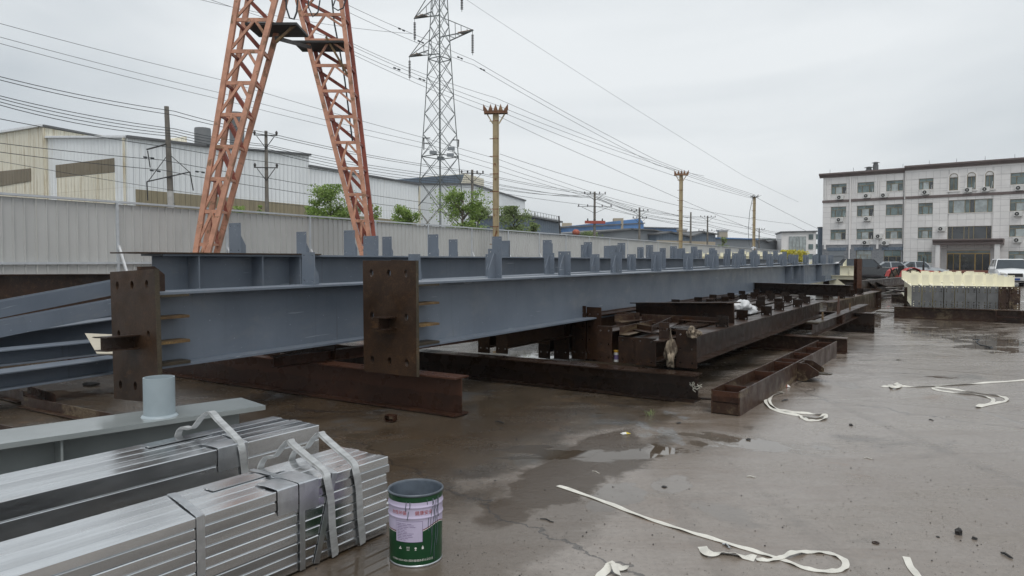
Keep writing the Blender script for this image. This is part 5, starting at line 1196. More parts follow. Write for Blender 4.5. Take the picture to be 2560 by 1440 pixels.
shed(1430,1662,118,132,588,585,'grey_shed','long grey shed with a flat roof behind the fence',name='shed',depth=12,peak=((.6,zpx(575,126)),(.85,zpx(577,129))))
shed(1640,1788,128,140,588,588,'blue_shed','grey shed with two shallow gables behind the second mast',name='shed',depth=14,band=(zpx(612,132),zpx(602,132),'tan_wall'),peak=((.2,zpx(582,130)),(.55,zpx(594,134)),(.75,zpx(582,137))))
shed(1786,1890,160,170,597,600,'grey_shed','low flat grey shed left of the farthest mast',name='shed',depth=14,roof='bright_blue')
shed(1890,1958,175,185,604,606,'grey_shed','wavy-roofed grey shed right of the farthest mast',name='shed',depth=14,peak=((.2,zpx(600,176)),(.4,zpx(607,178)),(.6,zpx(602,180)),(.8,zpx(608,182))))
shed(1884,1964,230,235,598,599,'pane','long glazed greenhouse on the skyline by the white office',name='greenhouse',depth=10,roof='pane',cat='greenhouse')
for px,yt,D in ((1806,579,180),(1705,576,180)):
    q=at(px,yt,D); r=thing('brick_chimney','short tan chimney above the low sheds '+('right' if px>1750 else 'just right')+' of the second mast'+(', beside the far tree' if px>1750 else ''),'chimney',(q.x,q.y,0)); m=MB(); m.poly([(-1.2,0),(1.2,0),(1.,q.z),(-1.,q.z)],(0,-1,0),(1,0,0),(0,0,1),(0,1,0),2.); m.build('chimney_shaft',M['tan_wall'],r); m=MB(); m.box(-1.15,1.15,-1.15,1.15,q.z,q.z+.4); m.build('chimney_cap',M['pale_concrete'],r)
# white far office
q=at(1953,HORIZ,170); r,L,z0,z1=shed(1953,2040,170,168,582,580,'tile','distant white office with a glazed stair front, left of the main office block',name='far_office',depth=14,cat='office building')
for k in range(5):
    m=MB(); m.box(L*(.22+.10*k),L*(.22+.10*k)+L*.085,-.25,-.01,2.,z0-.9); m.build('glass_strip',M['pane_pale'],r)
for k in range(3):
    for j in range(2): m=MB(); m.box(L*.78+j*1.6,L*.78+j*1.6+1.,-.12,-.01,2+2.3*k,3.2+2.3*k); m.build('window',M['pane'],r)
# red spherical tank and leaning post
q=at(1440,581,95); r=thing('red_tank','small red round tank on a post above the fence','tank',(q.x,q.y,0)); m=MB(); m.lathe([(.001,-.42),(.28,-.36),(.48,-.15),(.5,.0),(.48,.15),(.28,.36),(.001,.42)],16,(0,0,q.z)); m.build('tank_body',pmat('red_tank',(.36,.09,.05),.2,3,.5,.1),r,smooth=True); m=MB(); m.tube((0,0,0),(0,0,q.z-.4),.07,.07,8); m.build('tank_post',M['black_steel'],r)
q=at(1408,600,95); r=thing('leaning_post','dark leaning post beside the red tank','post',(q.x,q.y,0)); MB().tube((0,0,0),at(1397,540,95)-Vector((q.x,q.y,0)),.10,.10,8).build('post_shaft',M['black_steel'],r)
q=at(2051,570,112); r=thing('dark_column','narrow dark blue-grey column at the left corner of the office block','column',(q.x,q.y,0)); MB().box(-.28,.28,-.3,.3,0,q.z).build('column_shaft',M['blue_shed'],r); MB().box(-.34,.34,-.36,.36,q.z,q.z+.15).build('column_cap',M['roof_dark'],r)
# ------------------------------------------------------------------ office block
OV=Vector((-1010.,0,0)); KO=330000.; DO=lambda x:KO/(x+1010)
A0=at(2055,HORIZ,DO(2055)); A0.z=0; B0=at(2560,HORIZ,DO(2560)); B0.z=0
oang=math.atan2((B0-A0).y,(B0-A0).x)
ob=thing('office_block','four-storey pale stone office block with brown cornice behind the parked cars','office building',tuple(A0),rz=oang)  # local x along the front, -y toward the yard
io=MW[ob.name].inverted()
sx=lambda px:(io@at(px,HORIZ,DO(px))).x
SW=sx(2258); SE=sx(2560)+14.
ROWS=[(12.9,11.4),(9.55,8.0),(6.2,4.7),(2.85,1.3)]
wins=[]  # x0,x1,z0,z1,kind
for a,b in ((2075,2113),(2140,2182),(2212,2254)):
    for k,(zt_,zb) in enumerate(ROWS[:3]): wins.append((sx(a),sx(b),zb,zt_,'w'))
for k,(zt_,zb) in enumerate(ROWS): 
    wins.append((sx(2293),sx(2329),zb,zt_,'w')); 
    for d in (0,4.2,8.4): wins.append((sx(2521)+d,sx(2521)+d+2.3,zb,zt_,'w'))
wins+= [(sx(2368),sx(2478),8.0,9.75,'wide'),(sx(2367),sx(2477),4.5,6.2,'wide')]
arches=[(2369,2391),(2413,2435),(2458,2480)]
for a,b in arches: wins.append((sx(a),sx(b),11.1,13.35,'arch'))
ground=[(sx(2072),sx(2110),.2,3.1,'shutter'),(sx(2140),sx(2178),.9,3.1,'curtain'),(sx(2209),sx(2252),.2,3.1,'shop')]
door=(sx(2367),sx(2475),.45,3.0,'door')
# backing wall
m=MB(); m.box(0,SW,.26,14,0,14.1); m.box(SW,SE,.24,14,0,14.6); m.build('wall',M['tile_joint'],ob)
# facing panels fitted around the openings
def cells(x0,x1,z0,z1,ops,yf,name,mat,nm=0.95,skipz=()):
    xs={x0,x1}; zs={z0,z1}
    for o in ops: xs|={o[0],o[1]}; zs|={o[2],o[3]}
    xs=sorted(x for x in xs if x0<=x<=x1); zs=sorted(z for z in zs if z0<=z<=z1)
    X=[];Z=[]
    def merge(v,tol): 
        r=[v[0]]
        for a in v[1:]:
            if a-r[-1]>tol: r.append(a)
        return r
    xs=merge(xs,.02); zs=merge(zs,.02); res=[]
    for a,b in zip(xs,xs[1:]):
        n=max(1,round((b-a)/nm)); X+= [a+(b-a)*i/n for i in range(n)]
    X.append(xs[-1])
    for a,b in zip(zs,zs[1:]):
        n=max(1,round((b-a)/.85)); Z+=[a+(b-a)*i/n for i in range(n)]
    Z.append(zs[-1])
    for a,b in zip(X,X[1:]):
        for c,d in zip(Z,Z[1:]):
            mx_,mz=(a+b)/2,(c+d)/2
            if any(o[0]<mx_<o[1] and o[2]<mz<o[3] for o in ops): continue
            if b-a<.04 or d-c<.04: continue
            res.append((a,b,c,d))
    return res
G=.022
opsL=[w for w in wins if w[1]<SW+.1]+[(-1,SW,0,4.05,'b')]
cl=cells(.0,SW-.12,4.05,10.2,opsL,0,'','')+cells(.0,SW-.12,10.55,13.9,opsL,0,'','')
opsR=[w for w in wins if w[0]>SW-.1 and w[4]!='arch']+[(a[0],a[1],11.1,12.8,'') for a in wins if a[4]=='arch']+[door,(sx(2346),sx(2498),0.2,3.3,'')]
cr_=cells(SW,SE,.0,10.2,opsR,0,'','')+cells(SW,SE,10.55,13.9,opsR,0,'','')
allc=[(c,.0) for c in cl]+[(c,-.03) for c in cr_]
inview=sorted(allc,key=lambda c:(c[0][0]>sx(2575)))
st=MB(); cnt=0
for (a,b,c,d),yf in inview:
    if cnt<298 and a<sx(2575):
        m=MB(); m.box(a+G,b-G,yf,yf+.026,c+G,d-G); m.build('facing_panel',M['tile'],ob); cnt+=1
    else: st.box(a+G,b-G,yf,yf+.026,c+G,d-G)
if st.v: st.build('facing_panels',M['tile'],ob,kind='stuff')
# grey brick ground floor of the wing
def wall_with(x0,x1,z0,z1,ops,y0,y1,mat,name):
    m=MB(); m.poly([(x0,z0),(x1,z0),(x1,z1),(x0,z1)],(0,y0,0),(1,0,0),(0,0,1),(0,1,0),y1-y0,[[(o[0],o[2]),(o[1],o[2]),(o[1],o[3]),(o[0],o[3])] for o in ops]); return m.build(name,M[mat],ob)
ov=[(w[0],w[1],w[2],w[3]-(.0 if w[4]!='arch' else .55)) for w in wins]
wall_with(0,SW-.12,4.06,13.88,[w for w in ov if w[1]<SW+.1],.0262,.24,'tile_joint','panel_backing')
wall_with(SW,sx(2346),.01,13.88,[w for w in ov if w[0]>SW-.1 and w[1]<sx(2346)],-.0038,.235,'tile_joint','panel_backing')
wall_with(sx(2498),SE,.01,13.88,[w for w in ov if w[0]>sx(2498)],-.0038,.235,'tile_joint','panel_backing')
wall_with(sx(2346),sx(2498),3.31,13.88,[w for w in ov if w[0]>sx(2346) and w[1]<sx(2498)],-.0038,.235,'tile_joint','panel_backing')
wall_with(0,SW-.12,0.02,3.95,ground,-.02,.24,'grey_brick','brick_cladding')
m=MB(); m.box(0,SW-.12,-.08,.2,3.95,4.05); m.build('string_course',M['tile'],ob)
for a,b,yf,zb,zt_ in ((-.5,SW,0,13.9,14.55),(SW,SE,-.03,14.15,14.95)):
    m=MB(); m.poly([(.3,0),(-.15,0),(-.15,.12),(-.55,.42),(-.55,.62),(.3,.62)],(a,yf,zb),(0,1,0),(0,0,1),(1,0,0),b-a); m.build('cornice',M['cornice'],ob)
m=MB(); m.box(SW,SE,-.03,.2,13.9,14.15); m.build('string_course',M['tile'],ob)
for a,b,yf in ((-.08,SW-.02,-.10),(SW-.02,SE,-.13)):
    m=MB(); m.box(a,b,yf,yf+.3,10.2,10.55); m.build('brown_band',M['cornice'],ob)
for px in (2123,2259):
    m=MB(); m.tube((sx(px),-.14,0.1),(sx(px),-.14,13.8),.10 if px<2200 else .08,.10 if px<2200 else .08,8); m.build('downpipe',M['tile'] if px<2200 else M['tile_joint'],ob)
for px in (2070,2122,2131,2188,2196,2204):     # shallow pilaster ribs under the cornice
    pass
for px0 in (2060,2126,2187):
    for k in range(3 if px0!=2060 else 2):
        m=MB(); m.box(sx(px0+5*k),sx(px0+5*k+2.6),-.09,-.001,10.6,13.85); m.build('pilaster_rib',M['tile'],ob)
for px in (2062,2124,2193):
    m=MB(); m.box(sx(px)-.14,sx(px)+.14,-.16,-.021,3.3,4.6); m.build('corbel',M['tile'],ob)
for px,top,w in ((2156,410,.45),(2173,398,.38)):
    x=sx(px); z=zpx(top,DO(px)); m=MB(); m.tube((x,3,14.),(x,3,z-.6),w,w,14); m.tube((x,3,z-.62),(x,3,z-.3),w*.8,w*.8,10); m.tube((x,3,z-.3),(x,3,z-.18),w*1.5,w*.6,14); m.build('chimney',M['roof_dark'],ob)
def window(x0,x1,z0,z1,kind,yf):
    W_=x1-x0; H_=z1-z0; fm=M['frame_gold']; y=yf+.13; t=.05
    f=MB()
    def b(a,c,d,e,yy=0.): f.box(a,c,y+yy,y+.07,d,e)
    if kind=='arch':
        n=10; r=W_/2; cx=(x0+x1)/2; zc=z1-r
        outer=[(x0,z0),(x1,z0)]+[(cx+r*math.cos(math.pi*i/n),zc+r*math.sin(math.pi*i/n)) for i in range(n+1)]
        inner=[(x0+.06,z0+.06),(x1-.06,z0+.06)]+[(cx+(r-.06)*math.cos(math.pi*i/n),zc+(r-.06)*math.sin(math.pi*i/n)) for i in range(n+1)]
        f.poly(outer,(0,yf-.05,0),(1,0,0),(0,0,1),(0,1,0),.2,[inner]); f.box(cx-.03,cx+.03,y,y+.07,z0+.06,z1-.08); f.box(x0+.07,x1-.07,y+.075,y+.12,zc-.1,zc-.04)
        fo=f.build('window',fm,ob); g=MB(); g.poly(inner,(0,y+.13,0),(1,0,0),(0,0,1),(0,1,0),.01); g.build('pane',M['pane'],fo)
        s=MB(); outer2=[(x0-.18,z0-.1),(x0-.001,z0-.1),(x0-.001,zc)]+[(cx-(r+.001)*math.cos(math.pi*i/n),zc+(r+.001)*math.sin(math.pi*i/n)) for i in range(n+1)]+[(x1+.001,z0-.1),(x1+.18,z0-.1),(x1+.18,zc)]+[(cx+(r+.18)*math.cos(math.pi*i/n),zc+(r+.18)*math.sin(math.pi*i/n)) for i in range(n+1)]+[(x0-.18,zc)]
        s.poly(outer2,(0,yf-.10,0),(1,0,0),(0,0,1),(0,1,0),.3); s.build('arch_surround',M['tile'],fo); 
        s=MB(); s.box(x0-.25,x1+.25,yf-.12,yf-.001,z0-.22,z0-.101); s.build('sill',M['tile'],fo); return
    b(x0,x0+t,z0,z1); b(x1-t,x1,z0,z1); b(x0+t,x1-t,z0,z0+t); b(x0+t,x1-t,z1-t,z1)
    if kind in('w','shop','curtain'):
        zt_=z1-H_*.30; b(x0+t,x1-t,zt_-.03,zt_+.03); xs=[x0+W_*.28,x0+W_*.72]
        for x in xs: b(x-.025,x+.025,z0+t,zt_-.03)
        b((x0+x1)/2-.02,(x0+x1)/2+.02,zt_+.03,z1-t)
    elif kind=='wide':
        for k in (.11,.38,.49,.60,.89): b(x0+W_*k-.04,x0+W_*k+.04,z0+t,z1-t)
        xs=[]
    fo=f.build('window',fm,ob)
    # panes: upper lights and three lower lights
    if kind=='wide':
        e=[0,.11,.38,.49,.60,.89,1.]
        for i,(a,c) in enumerate(zip(e,e[1:])):
            g=MB(); g.box(x0+W_*a+.045,x0+W_*c-.045,y+.02,y+.03,z0+t+.005,z1-t-.005); g.build('pane',M['pane_dark'] if (z0<6 or i==3) else M['pane_pale'] if i in(1,4) else M['pane'],fo)
    else:
        zt_=z1-H_*.30; e=[x0,x0+W_*.28,x0+W_*.72,x1]
        k=int(abs(x0*7+z0*3))%4
        for i,(a,c) in enumerate(zip(e,e[1:])):
            mt='pane_pale' if (i==1 and k<3) else 'pane_dark' if (i==2 and k%2==0) else 'pane'
            if kind=='curtain': mt='pane_pale'
            if kind=='shop': mt='pane_dark'
            g=MB(); g.box(a+.055,c-.055,y+.02,y+.03,z0+t+.005,zt_-.035); g.build('pane',M[mt],fo)
        for a,c in ((x0+.055,(x0+x1)/2-.025),((x0+x1)/2+.025,x1-.055)):
            g=MB(); g.box(a,c,y+.02,y+.03,zt_+.035,z1-t-.005); g.build('pane',M['pane' if kind!='curtain' else 'pane_pale'],fo)
    s=MB(); s.box(x0-.05,x1+.05,yf-.05,yf+.12,z0-.07,z0-.001); s.build('sill',M['tile'],fo)
for w in wins: window(*w[:4],w[4],0. if w[1]<SW+.1 else -.03)
for g_o in ground:
    if g_o[4]=='shutter':
        m=MB()
        for k in range(14): m.box(g_o[0],g_o[1],.06+(.02 if k%2 else 0),.12,.2+k*.15,.2+(k+1)*.15-.004)
        m.box(g_o[0],g_o[1],.0,.1,2.32,3.1); m.build('roller_shutter',M['grey_shed'],ob)
    else: window(*g_o[:4],g_o[4],-.02)
    m=MB(); m.box(g_o[0]-.25,g_o[1]+.25,-.06,-.0205,3.1,3.55); m.build('lintel',M['blue_shed'],ob)
# entrance canopy, columns, gold doors, steps
cx0,cx1=sx(2337),sx(2510)
m=MB(); m.poly([(0,0),(-2.2,0),(-2.2,.25),(-2.5,.55),(-2.5,.72),(0,.72)],(cx0,-.032,3.75),(0,1,0),(0,0,1),(1,0,0),cx1-cx0); m.build('canopy',M['cornice'],ob)
for a,b in ((2344,2355),(2489,2502)):
    m=MB(); m.box(sx(a),sx(b),-2.1,-1.4,.35,3.749); m.build('column',M['tile'],ob)
m=MB(); m.box(sx(2346),sx(2367)-.01,-.01,.24,.35,3.3); m.box(sx(2475)+.01,sx(2498),-.01,.24,.35,3.3); m.box(sx(2367),sx(2475),-.01,.24,3.0,3.3); m.build('porch_wall',M['tile_joint'],ob)
m=MB(); m.box(cx0-.2,cx1+.2,-2.8,-.05,.0,.17); m.box(cx0,cx1,-2.4,-.051,.1705,.35); m.build('entrance_steps',pmat('red_step_tiles',(.20,.075,.05),.2,3,.5,.1),ob)
dx0,dx1=sx(2367),sx(2475); Wd=dx1-dx0; f=MB()
for k in (0,.31,.66,1.): f.box(dx0+Wd*k-.06*(k>0),dx0+Wd*k+.06*(k<1),.02,.12,.35,2.5)
f.box(dx0,dx1,.0,.12,2.5,2.62); f.box(dx0,dx1,.02,.12,2.95,3.0)
for k in (.155,.83): f.box(dx0+Wd*k-.025,dx0+Wd*k+.025,.04,.1,.35,2.5)
fo=f.build('door',M['gold'],ob)
for a,c in ((0,.31),(.31,.66),(.66,1.)):
    g=MB(); g.box(dx0+Wd*a+.07,dx0+Wd*c-.07,.13,.14,.36,2.49); g.build('pane',M['pane_dark'],fo)
g=MB(); g.box(dx0,dx1,.13,.14,2.63,2.94); g.build('pane',M['pane'],fo)
# roof-edge line of spikes
for k in range(16):
    x=1+k*3.2; m=MB(); m.tube((x,-.3,14.5 if x<SW else 14.75),(x,-.3,15.1 if x<SW else 15.3),.03,.02,4); m.build('lightning_rod',M['wire'],ob)
# air conditioners
acz=lambda zx,zy:(2000+zx/3.273,380+zy/3.273)
AC=[(330,372,'below the far left top-floor window'),(550,360,'below the second top-floor window of the wing'),(690,355,'left below the third top-floor window of the wing'),
(1030,330,'below the top-floor window left of the arched windows'),(1378,312,'below the middle arched window'),(1520,305,'below the right arched window'),(1795,295,'below the far right top-floor window'),
(327,555,'below the far left third-floor window'),(552,548,'below the second third-floor window of the wing'),(648,690,'between second and third windows of the wing, second floor'),
(540,742,'below the second second-floor window of the wing'),(700,745,'below the third second-floor window of the wing'),(1160,630,'left of the dark wide window, on bare wall'),(1785,507,'below the far right third-floor window'),(1780,722,'below the far right second-floor window')]
proto=None
for zx,zy,l in AC:
    px,py_=acz(zx,zy); D=DO(px); q=io@at(px,py_,D); x=q.x; z=q.z-.3
    lab='white outdoor air conditioner '+l
    if proto is None:
        proto=thing('air_conditioner',lab,'air conditioner',(0,0,0),rz=oang,group='air conditioners on the office wall')
        MB().box(-.45,.45,-.42,-.08,0,.62).build('casing',M['ac_white'],proto)
        m=MB(); m.tube((-.12,-.445,.31),(-.12,-.4205,.31),.24,.24,18); m.build('fan_grille',M['black'],proto)
        m=MB(); m.tube((-.12,-.46,.31),(-.12,-.446,.31),.07,.07,10); m.build('fan_hub',M['ac_white'],proto)
        m=MB(); m.box(-.4,-.35,-.42,-.055,-.05,-.001); m.box(.35,.4,-.42,-.055,-.05,-.001); m.build('wall_bracket',M['black_steel'],proto)
        m=MB(); m.path([(.45,-.2,.3),(.62,-.15,.45),(.7,-.08,.95),(.72,-.07,1.3)],.025,5); m.build('pipe',M['ac_white'],proto)
        c=proto
    else: c=copy_tree(proto); c['label']=lab
    c.location=MW[ob.name]@Vector((x,-.0 if x<SW else -.03,z))
# ------------------------------------------------------------------ cars
def car(px,D,ang,paint,label,L=4.6,Wc=1.82,H=1.55,suv=True,group='cars parked before the office block',gz=0.):
    p=at(px,HORIZ,D); r=thing('parked_car',label,'car',(p.x,p.y,gz),rz=ang,group=group)   # local -y is the front
    hwid=Wc/2; gc=.24
    st=[(-L/2,.42,.62,.72,.76),(-L/2+.12,.26,.74,.80,.90),(-L/2+.7,gc,.94,.88,.98),(-L*.2,gc,1.0,1.0,1.0) if False else (-L*.19,gc,1.0,.93,1.),(0,gc,1.02,.94,1.),(L*.3,gc,1.03,.94,1.),(L/2-.25,gc,1.02,.9,.97),(L/2-.05,.35,.98,.8,.9),(L/2,.42,.75,.72,.8)]
    k=H/1.55; m=MB(); vs=[]; n=9
    for y,zb,zt_,tw,bw in st:
        zt_*=k; zm=zb+(zt_-zb)*.55
        vs+=[(-hwid*bw*.9,y,zb),(-hwid*bw,y,zb+.12),(-hwid*bw,y,zm),(-hwid*tw,y,zt_-.03),(0,y,zt_+.03),(hwid*tw,y,zt_-.03),(hwid*bw,y,zm),(hwid*bw,y,zb+.12),(hwid*bw*.9,y,zb)]
    fs=[(i*n+j,i*n+(j+1)%n,(i+1)*n+(j+1)%n,(i+1)*n+j) for i in range(len(st)-1) for j in range(n)]+[tuple(range(n)),tuple(range((len(st)-1)*n,len(st)*n))]
    m.add(vs,fs); m.build('body',paint,r,smooth=35)
    def gh(y0,y1,y2,y3,z0,z1,w0,w1,mat,name,sm=30):
        m=MB(); m.add([(-w0,y0,z0),(w0,y0,z0),(w0,y3,z0),(-w0,y3,z0),(-w1,y1,z1),(w1,y1,z1),(w1,y2,z1),(-w1,y2,z1)],[(0,1,2,3),(4,5,6,7),(0,1,5,4),(1,2,6,5),(2,3,7,6),(3,0,4,7)]); return m.build(name,mat,r)
    zb=.97*k; zt_=H-.05
    gh(-L*.20,-L*.08,L*.34 if suv else L*.2,L*.46 if suv else L*.38,zb,zt_,hwid*.91,hwid*.74,M['car_glass'],'windows')
    gh(-L*.07,-L*.05,L*.32 if suv else L*.18,L*.345 if suv else L*.21,zt_+.001,H,hwid*.76,hwid*.68,paint,'roof')
    for s in (-1,1):
        for (ya,za,yb,zb_,w) in ((-L*.20,zb,-L*.08,zt_,.07),(L*.08,zb,L*.09,zt_,.09),(L*.46 if suv else L*.38,zb,L*.34 if suv else L*.2,zt_,.16)):
            m=MB(); m.bar((s*hwid*.915,ya,za),(s*hwid*.745,yb,zb_),.04,w,up=(0,1,0)); m.build('pillar',paint,r)
        m=MB(); m.box(*sorted((s*hwid*.93,s*(hwid+.2))),-L*.17,-L*.13,zb+.0,zb+.16); m.build('mirror',paint,r)
        for y in (-L*.31,L*.30):
            m=MB(); rr=.35 if suv else .32; x=s*(hwid-.10)
            m.lathe([(rr-.10,-.115),(rr-.02,-.12),(rr,-.09),(rr,.09),(rr-.02,.12),(rr-.10,.115)],24); m.v=[(x+v[2],y+v[0],rr+v[1]) for v in m.v]; w_=m.build('wheel',M['black'],r,smooth=40)
            m=MB(); m.tube((x-.09,y,rr),(x+.09,y,rr),rr-.11,rr-.11,20); m.tube((x-.115,y,rr),(x+.115,y,rr),.06,.06,10)
            for a in range(5):
                t=2*math.pi*a/5; m.bar((x+s*.10,y,rr),(x+s*.10,y+(rr-.1)*math.cos(t),rr+(rr-.1)*math.sin(t)),.03,.06,up=(1,0,0))
            m.build('rim',M['chrome'],w_)
            m=MB(); 
            for a in range(9):
                t0=math.pi*a/9; t1=math.pi*(a+1)/9; R0=rr+.05
                m.bar((x+s*.115,y+R0*math.cos(t0),rr+R0*math.sin(t0)),(x+s*.115,y+R0*math.cos(t1),rr+R0*math.sin(t1)),.06,.05,up=(1,0,0))
            m.build('wheel_arch',M['black'],r)
        m=MB(); m.poly([(s*hwid*.42,.66*k),(s*hwid*.80,.70*k),(s*hwid*.82,.80*k),(s*hwid*.50,.74*k)],(0,-L/2-.0,0),(1,0,0),(0,0,1),(0,1,0),.16); m.build('headlight',M['ac_white'],r)
        m=MB(); m.box(*sorted((s*hwid*.62,s*hwid*.86)),L/2-.08,L/2+.0,.72*k,.9*k); m.build('tail_light',M['red_paint'],r)
        m=MB(); m.box(*sorted((s*hwid*.55,s*hwid*.8)),-L/2-.02,-L/2+.1,.40,.50); m.build('fog_lamp',M['black'],r)
    m=MB(); m.box(-hwid*.40,hwid*.40,-L/2-.02,-L/2+.1,.55*k,.74*k); m.build('grille',M['black'],r)
    m=MB(); m.box(-.24,.24,-L/2-.04,-L/2-.021,.40,.52); m.build('number_plate',pmat('plate_'+label[:6],(.02,.06,.22),.05,1,.4,.02,bump=0),r)
    m=MB(); m.box(-hwid*.6,hwid*.6,-L/2-.01,-L/2+.1,.28,.36); m.build('bumper_intake',M['black'],r)
    return r
car(2524,46.5,R(-27),M['car_white'],'white SUV facing the camera, right of the pale yellow beams',4.7,1.92,1.72)
car(2606,47,R(-25),M['car_white'],'second white car mostly cut off by the right image edge',4.6,1.8,1.5,False)
car(2168,56,R(68),M['car_black'],'black SUV side-on behind the rusty scrap, left of the tractor',4.8,1.9,1.75)
car(2236,64,R(72),M['car_silver'],'silver car between the black SUV and the tractor',4.7,1.8,1.52,False)
car(2296,67,R(74),M['car_silver'],'grey-silver car half hidden behind the tractor',4.7,1.8,1.55,False)
car(2122,66,R(70),M['car_white'],'white car partly hidden at the far end of the blue girder',4.6,1.8,1.5,False)
# ------------------------------------------------------------------ tractor
p=at(2262,HORIZ,41); tr=thing('tractor','red farm tractor with muddy tyres and black exhaust behind the pale yellow beams','tractor',(p.x,p.y,0),rz=R(8))   # local +x is the front
tr.scale=(.78,.78,.78)
def wheel(x,y,rr,w):
    m=MB(); m.lathe([(rr*.55,-w/2),(rr*.9,-w/2),(rr,-w*.35),(rr,w*.35),(rr*.9,w/2),(rr*.55,w/2)],28)
    for k in range(20):
        t=2*math.pi*k/20; c,s=math.cos(t),math.sin(t)
        for sg in (-1,1):
            a=(rr*c,rr*s,sg*w*.42); t2=t+.16; b=((rr+.0)*math.cos(t2),(rr)*math.sin(t2),0); m.bar(a,b,.05,.05,up=(c,s,0))
    m.v=[(x+v[0],y+v[2],rr+v[1]) for v in m.v]; o=m.build('wheel',M['tyre_mud'],tr)
    m=MB(); m.tube((x,y-w*.35,rr),(x,y+w*.35,rr),rr*.56,rr*.56,20); m.tube((x,y-w*.5,rr),(x,y+w*.5,rr),rr*.2,rr*.2,10); m.build('rim',M['insul_red'],o)
for y in (-.75,.75): wheel(0,y,.72,.40); wheel(2.15,y*.85,.42,.24)
MB().box(.35,2.5,-.32,.32,.62,.78).build('chassis',M['black'],tr)
m=MB(); m.poly([(.75,.78),(2.7,.78),(2.75,1.1),(2.6,1.28),(.75,1.40)],(0,-.34,0),(1,0,0),(0,0,1),(0,1,0),.68); m.build('hood',M['red_paint'],tr)
for s in (-1,1):
    m=MB(); 
    P=[(-.85+0,.9),(-.7,1.3),(-.35,1.52),(.05,1.56),(.45,1.42),(.6,1.1)]
    for a,b in zip(P,P[1:]): m.bar((a[0],s*.78,a[1]),(b[0],s*.78,b[1]),.45,.03,up=(0,0,1) if abs(b[1]-a[1])<.3 else (1,0,0))
    m.build('fender',M['red_paint'],tr)
m=MB(); m.tube((1.35,-.2,1.3),(1.35,-.2,1.75),.07,.07,10); m.tube((1.35,-.2,1.75),(1.35,-.2,2.3),.035,.035,8); m.build('exhaust',M['black'],tr)
m=MB(); m.box(-.25,.2,-.25,.25,1.15,1.25); m.box(-.35,-.22,-.25,.25,1.25,1.7); m.build('seat',M['black'],tr)
m=MB(); m.tube((.75,0,1.35),(.5,0,1.65),.03,.03,8); m.tube((.5,-.0,1.65),(.48,0,1.67),.2,.2,14); m.build('steering_wheel',M['black'],tr)
m=MB(); m.tube((-.6,-.3,.9),(-.9,-.3,1.5),.05,.05,8); m.tube((-.6,.3,.9),(-.9,.3,1.5),.05,.05,8); m.box(-1.1,-.5,-.4,.4,.6,.75); m.build('rear_hitch',M['black_steel'],tr)
for s in (-1,1): m=MB(); m.tube((2.74,s*.2,1.05),(2.78,s*.2,1.05),.08,.08,10); m.build('headlight',M['ac_white'],tr)
# ------------------------------------------------------------------ cream beams
def cream_proto(pl,label,L=10.,plate=True,n=8):
    r=thing('cream_beam',label,'steel beam',(0,0,0),group='pale yellow primed beams')
    section(r,L,.56,.22,.010,.014,M['cream'],y0=.022)
    if plate:
        hs=[(sx_*.065,z_,.016,.016,8) for z_ in (.04,.09,.16,.44,.50,.56) for sx_ in (-1,1)]
        holes_plate('end_plate',.235,.60,.02,hs,M[pl],r)
    for i in range(n):
        w,h=(.16,.33 if i%2==0 else .27); cleat(r,.4+i*1.5,.561,w,h,mat=M['cream'],gus=1,x=(.05 if i%2 else -.04),nh=4)
    return r
cg=cream_proto('grey_plate','x'); cb=cream_proto('rust_brown','x')
S5p=atz(2240,800); 
ord_=['first','second','third','fourth','fifth','sixth','seventh','eighth','ninth','tenth']
row_ang=math.atan2(-.36,1.)  # the row drifts toward the camera to the right
for i in range(10):
    px=2293+27.4*i; D=19.9-.13*i; q=atz(px,775+i*1.0,.32); q=at(px,HORIZ,D); 
    src=cg if i<8 else cb; c=src if i in(0,8) else copy_tree(src)
    lab=('pale yellow beam with grey end plate, %s from the left in the row'%ord_[i]) if i<8 else ('pale yellow beam with rust-brown end plate, '+('next to last at the right' if i==8 else 'last at the right of the row'))
    c['label']=lab; c.location=(q.x,q.y,.322); c.rotation_euler=(0,0,-R(27.3+ .4*(i%3-1)))
    if i in (0,8): MW[c.name]=Matrix.Translation(c.location)@Euler(c.rotation_euler).to_matrix().to_4x4()
a=at(2238,HORIZ,20.2); b=at(2640,HORIZ,18.1); a.z=b.z=0; d=b-a
s5=thing('support_beam','rusty support beam under the row of pale yellow beams, small bracket near its right','steel beam',tuple(a),rz=-math.atan2(d.x,d.y),group=GS)
section(s5,d.length,.32,.24,.012,.016,M['rust_brown'])
m=MB(); yb_=d.length*.66; 
for yy_ in (yb_,yb_+.55): m.box(.12,.26,yy_,yy_+.015,.05,.30)
m.box(.1205,.30,yb_+.016,yb_+.549,.14,.155); m.build('bracket',M['rust_red'],s5)
a2=a+Vector((math.sin(R(27.3)),math.cos(R(27.3)),0))*8.5; r=thing('support_beam','rusty support under the far ends of the pale yellow beams','steel beam',tuple(a2),rz=s5.rotation_euler.z,group=GS); section(r,d.length,.32,.24,.012,.016,M['rust_brown'])
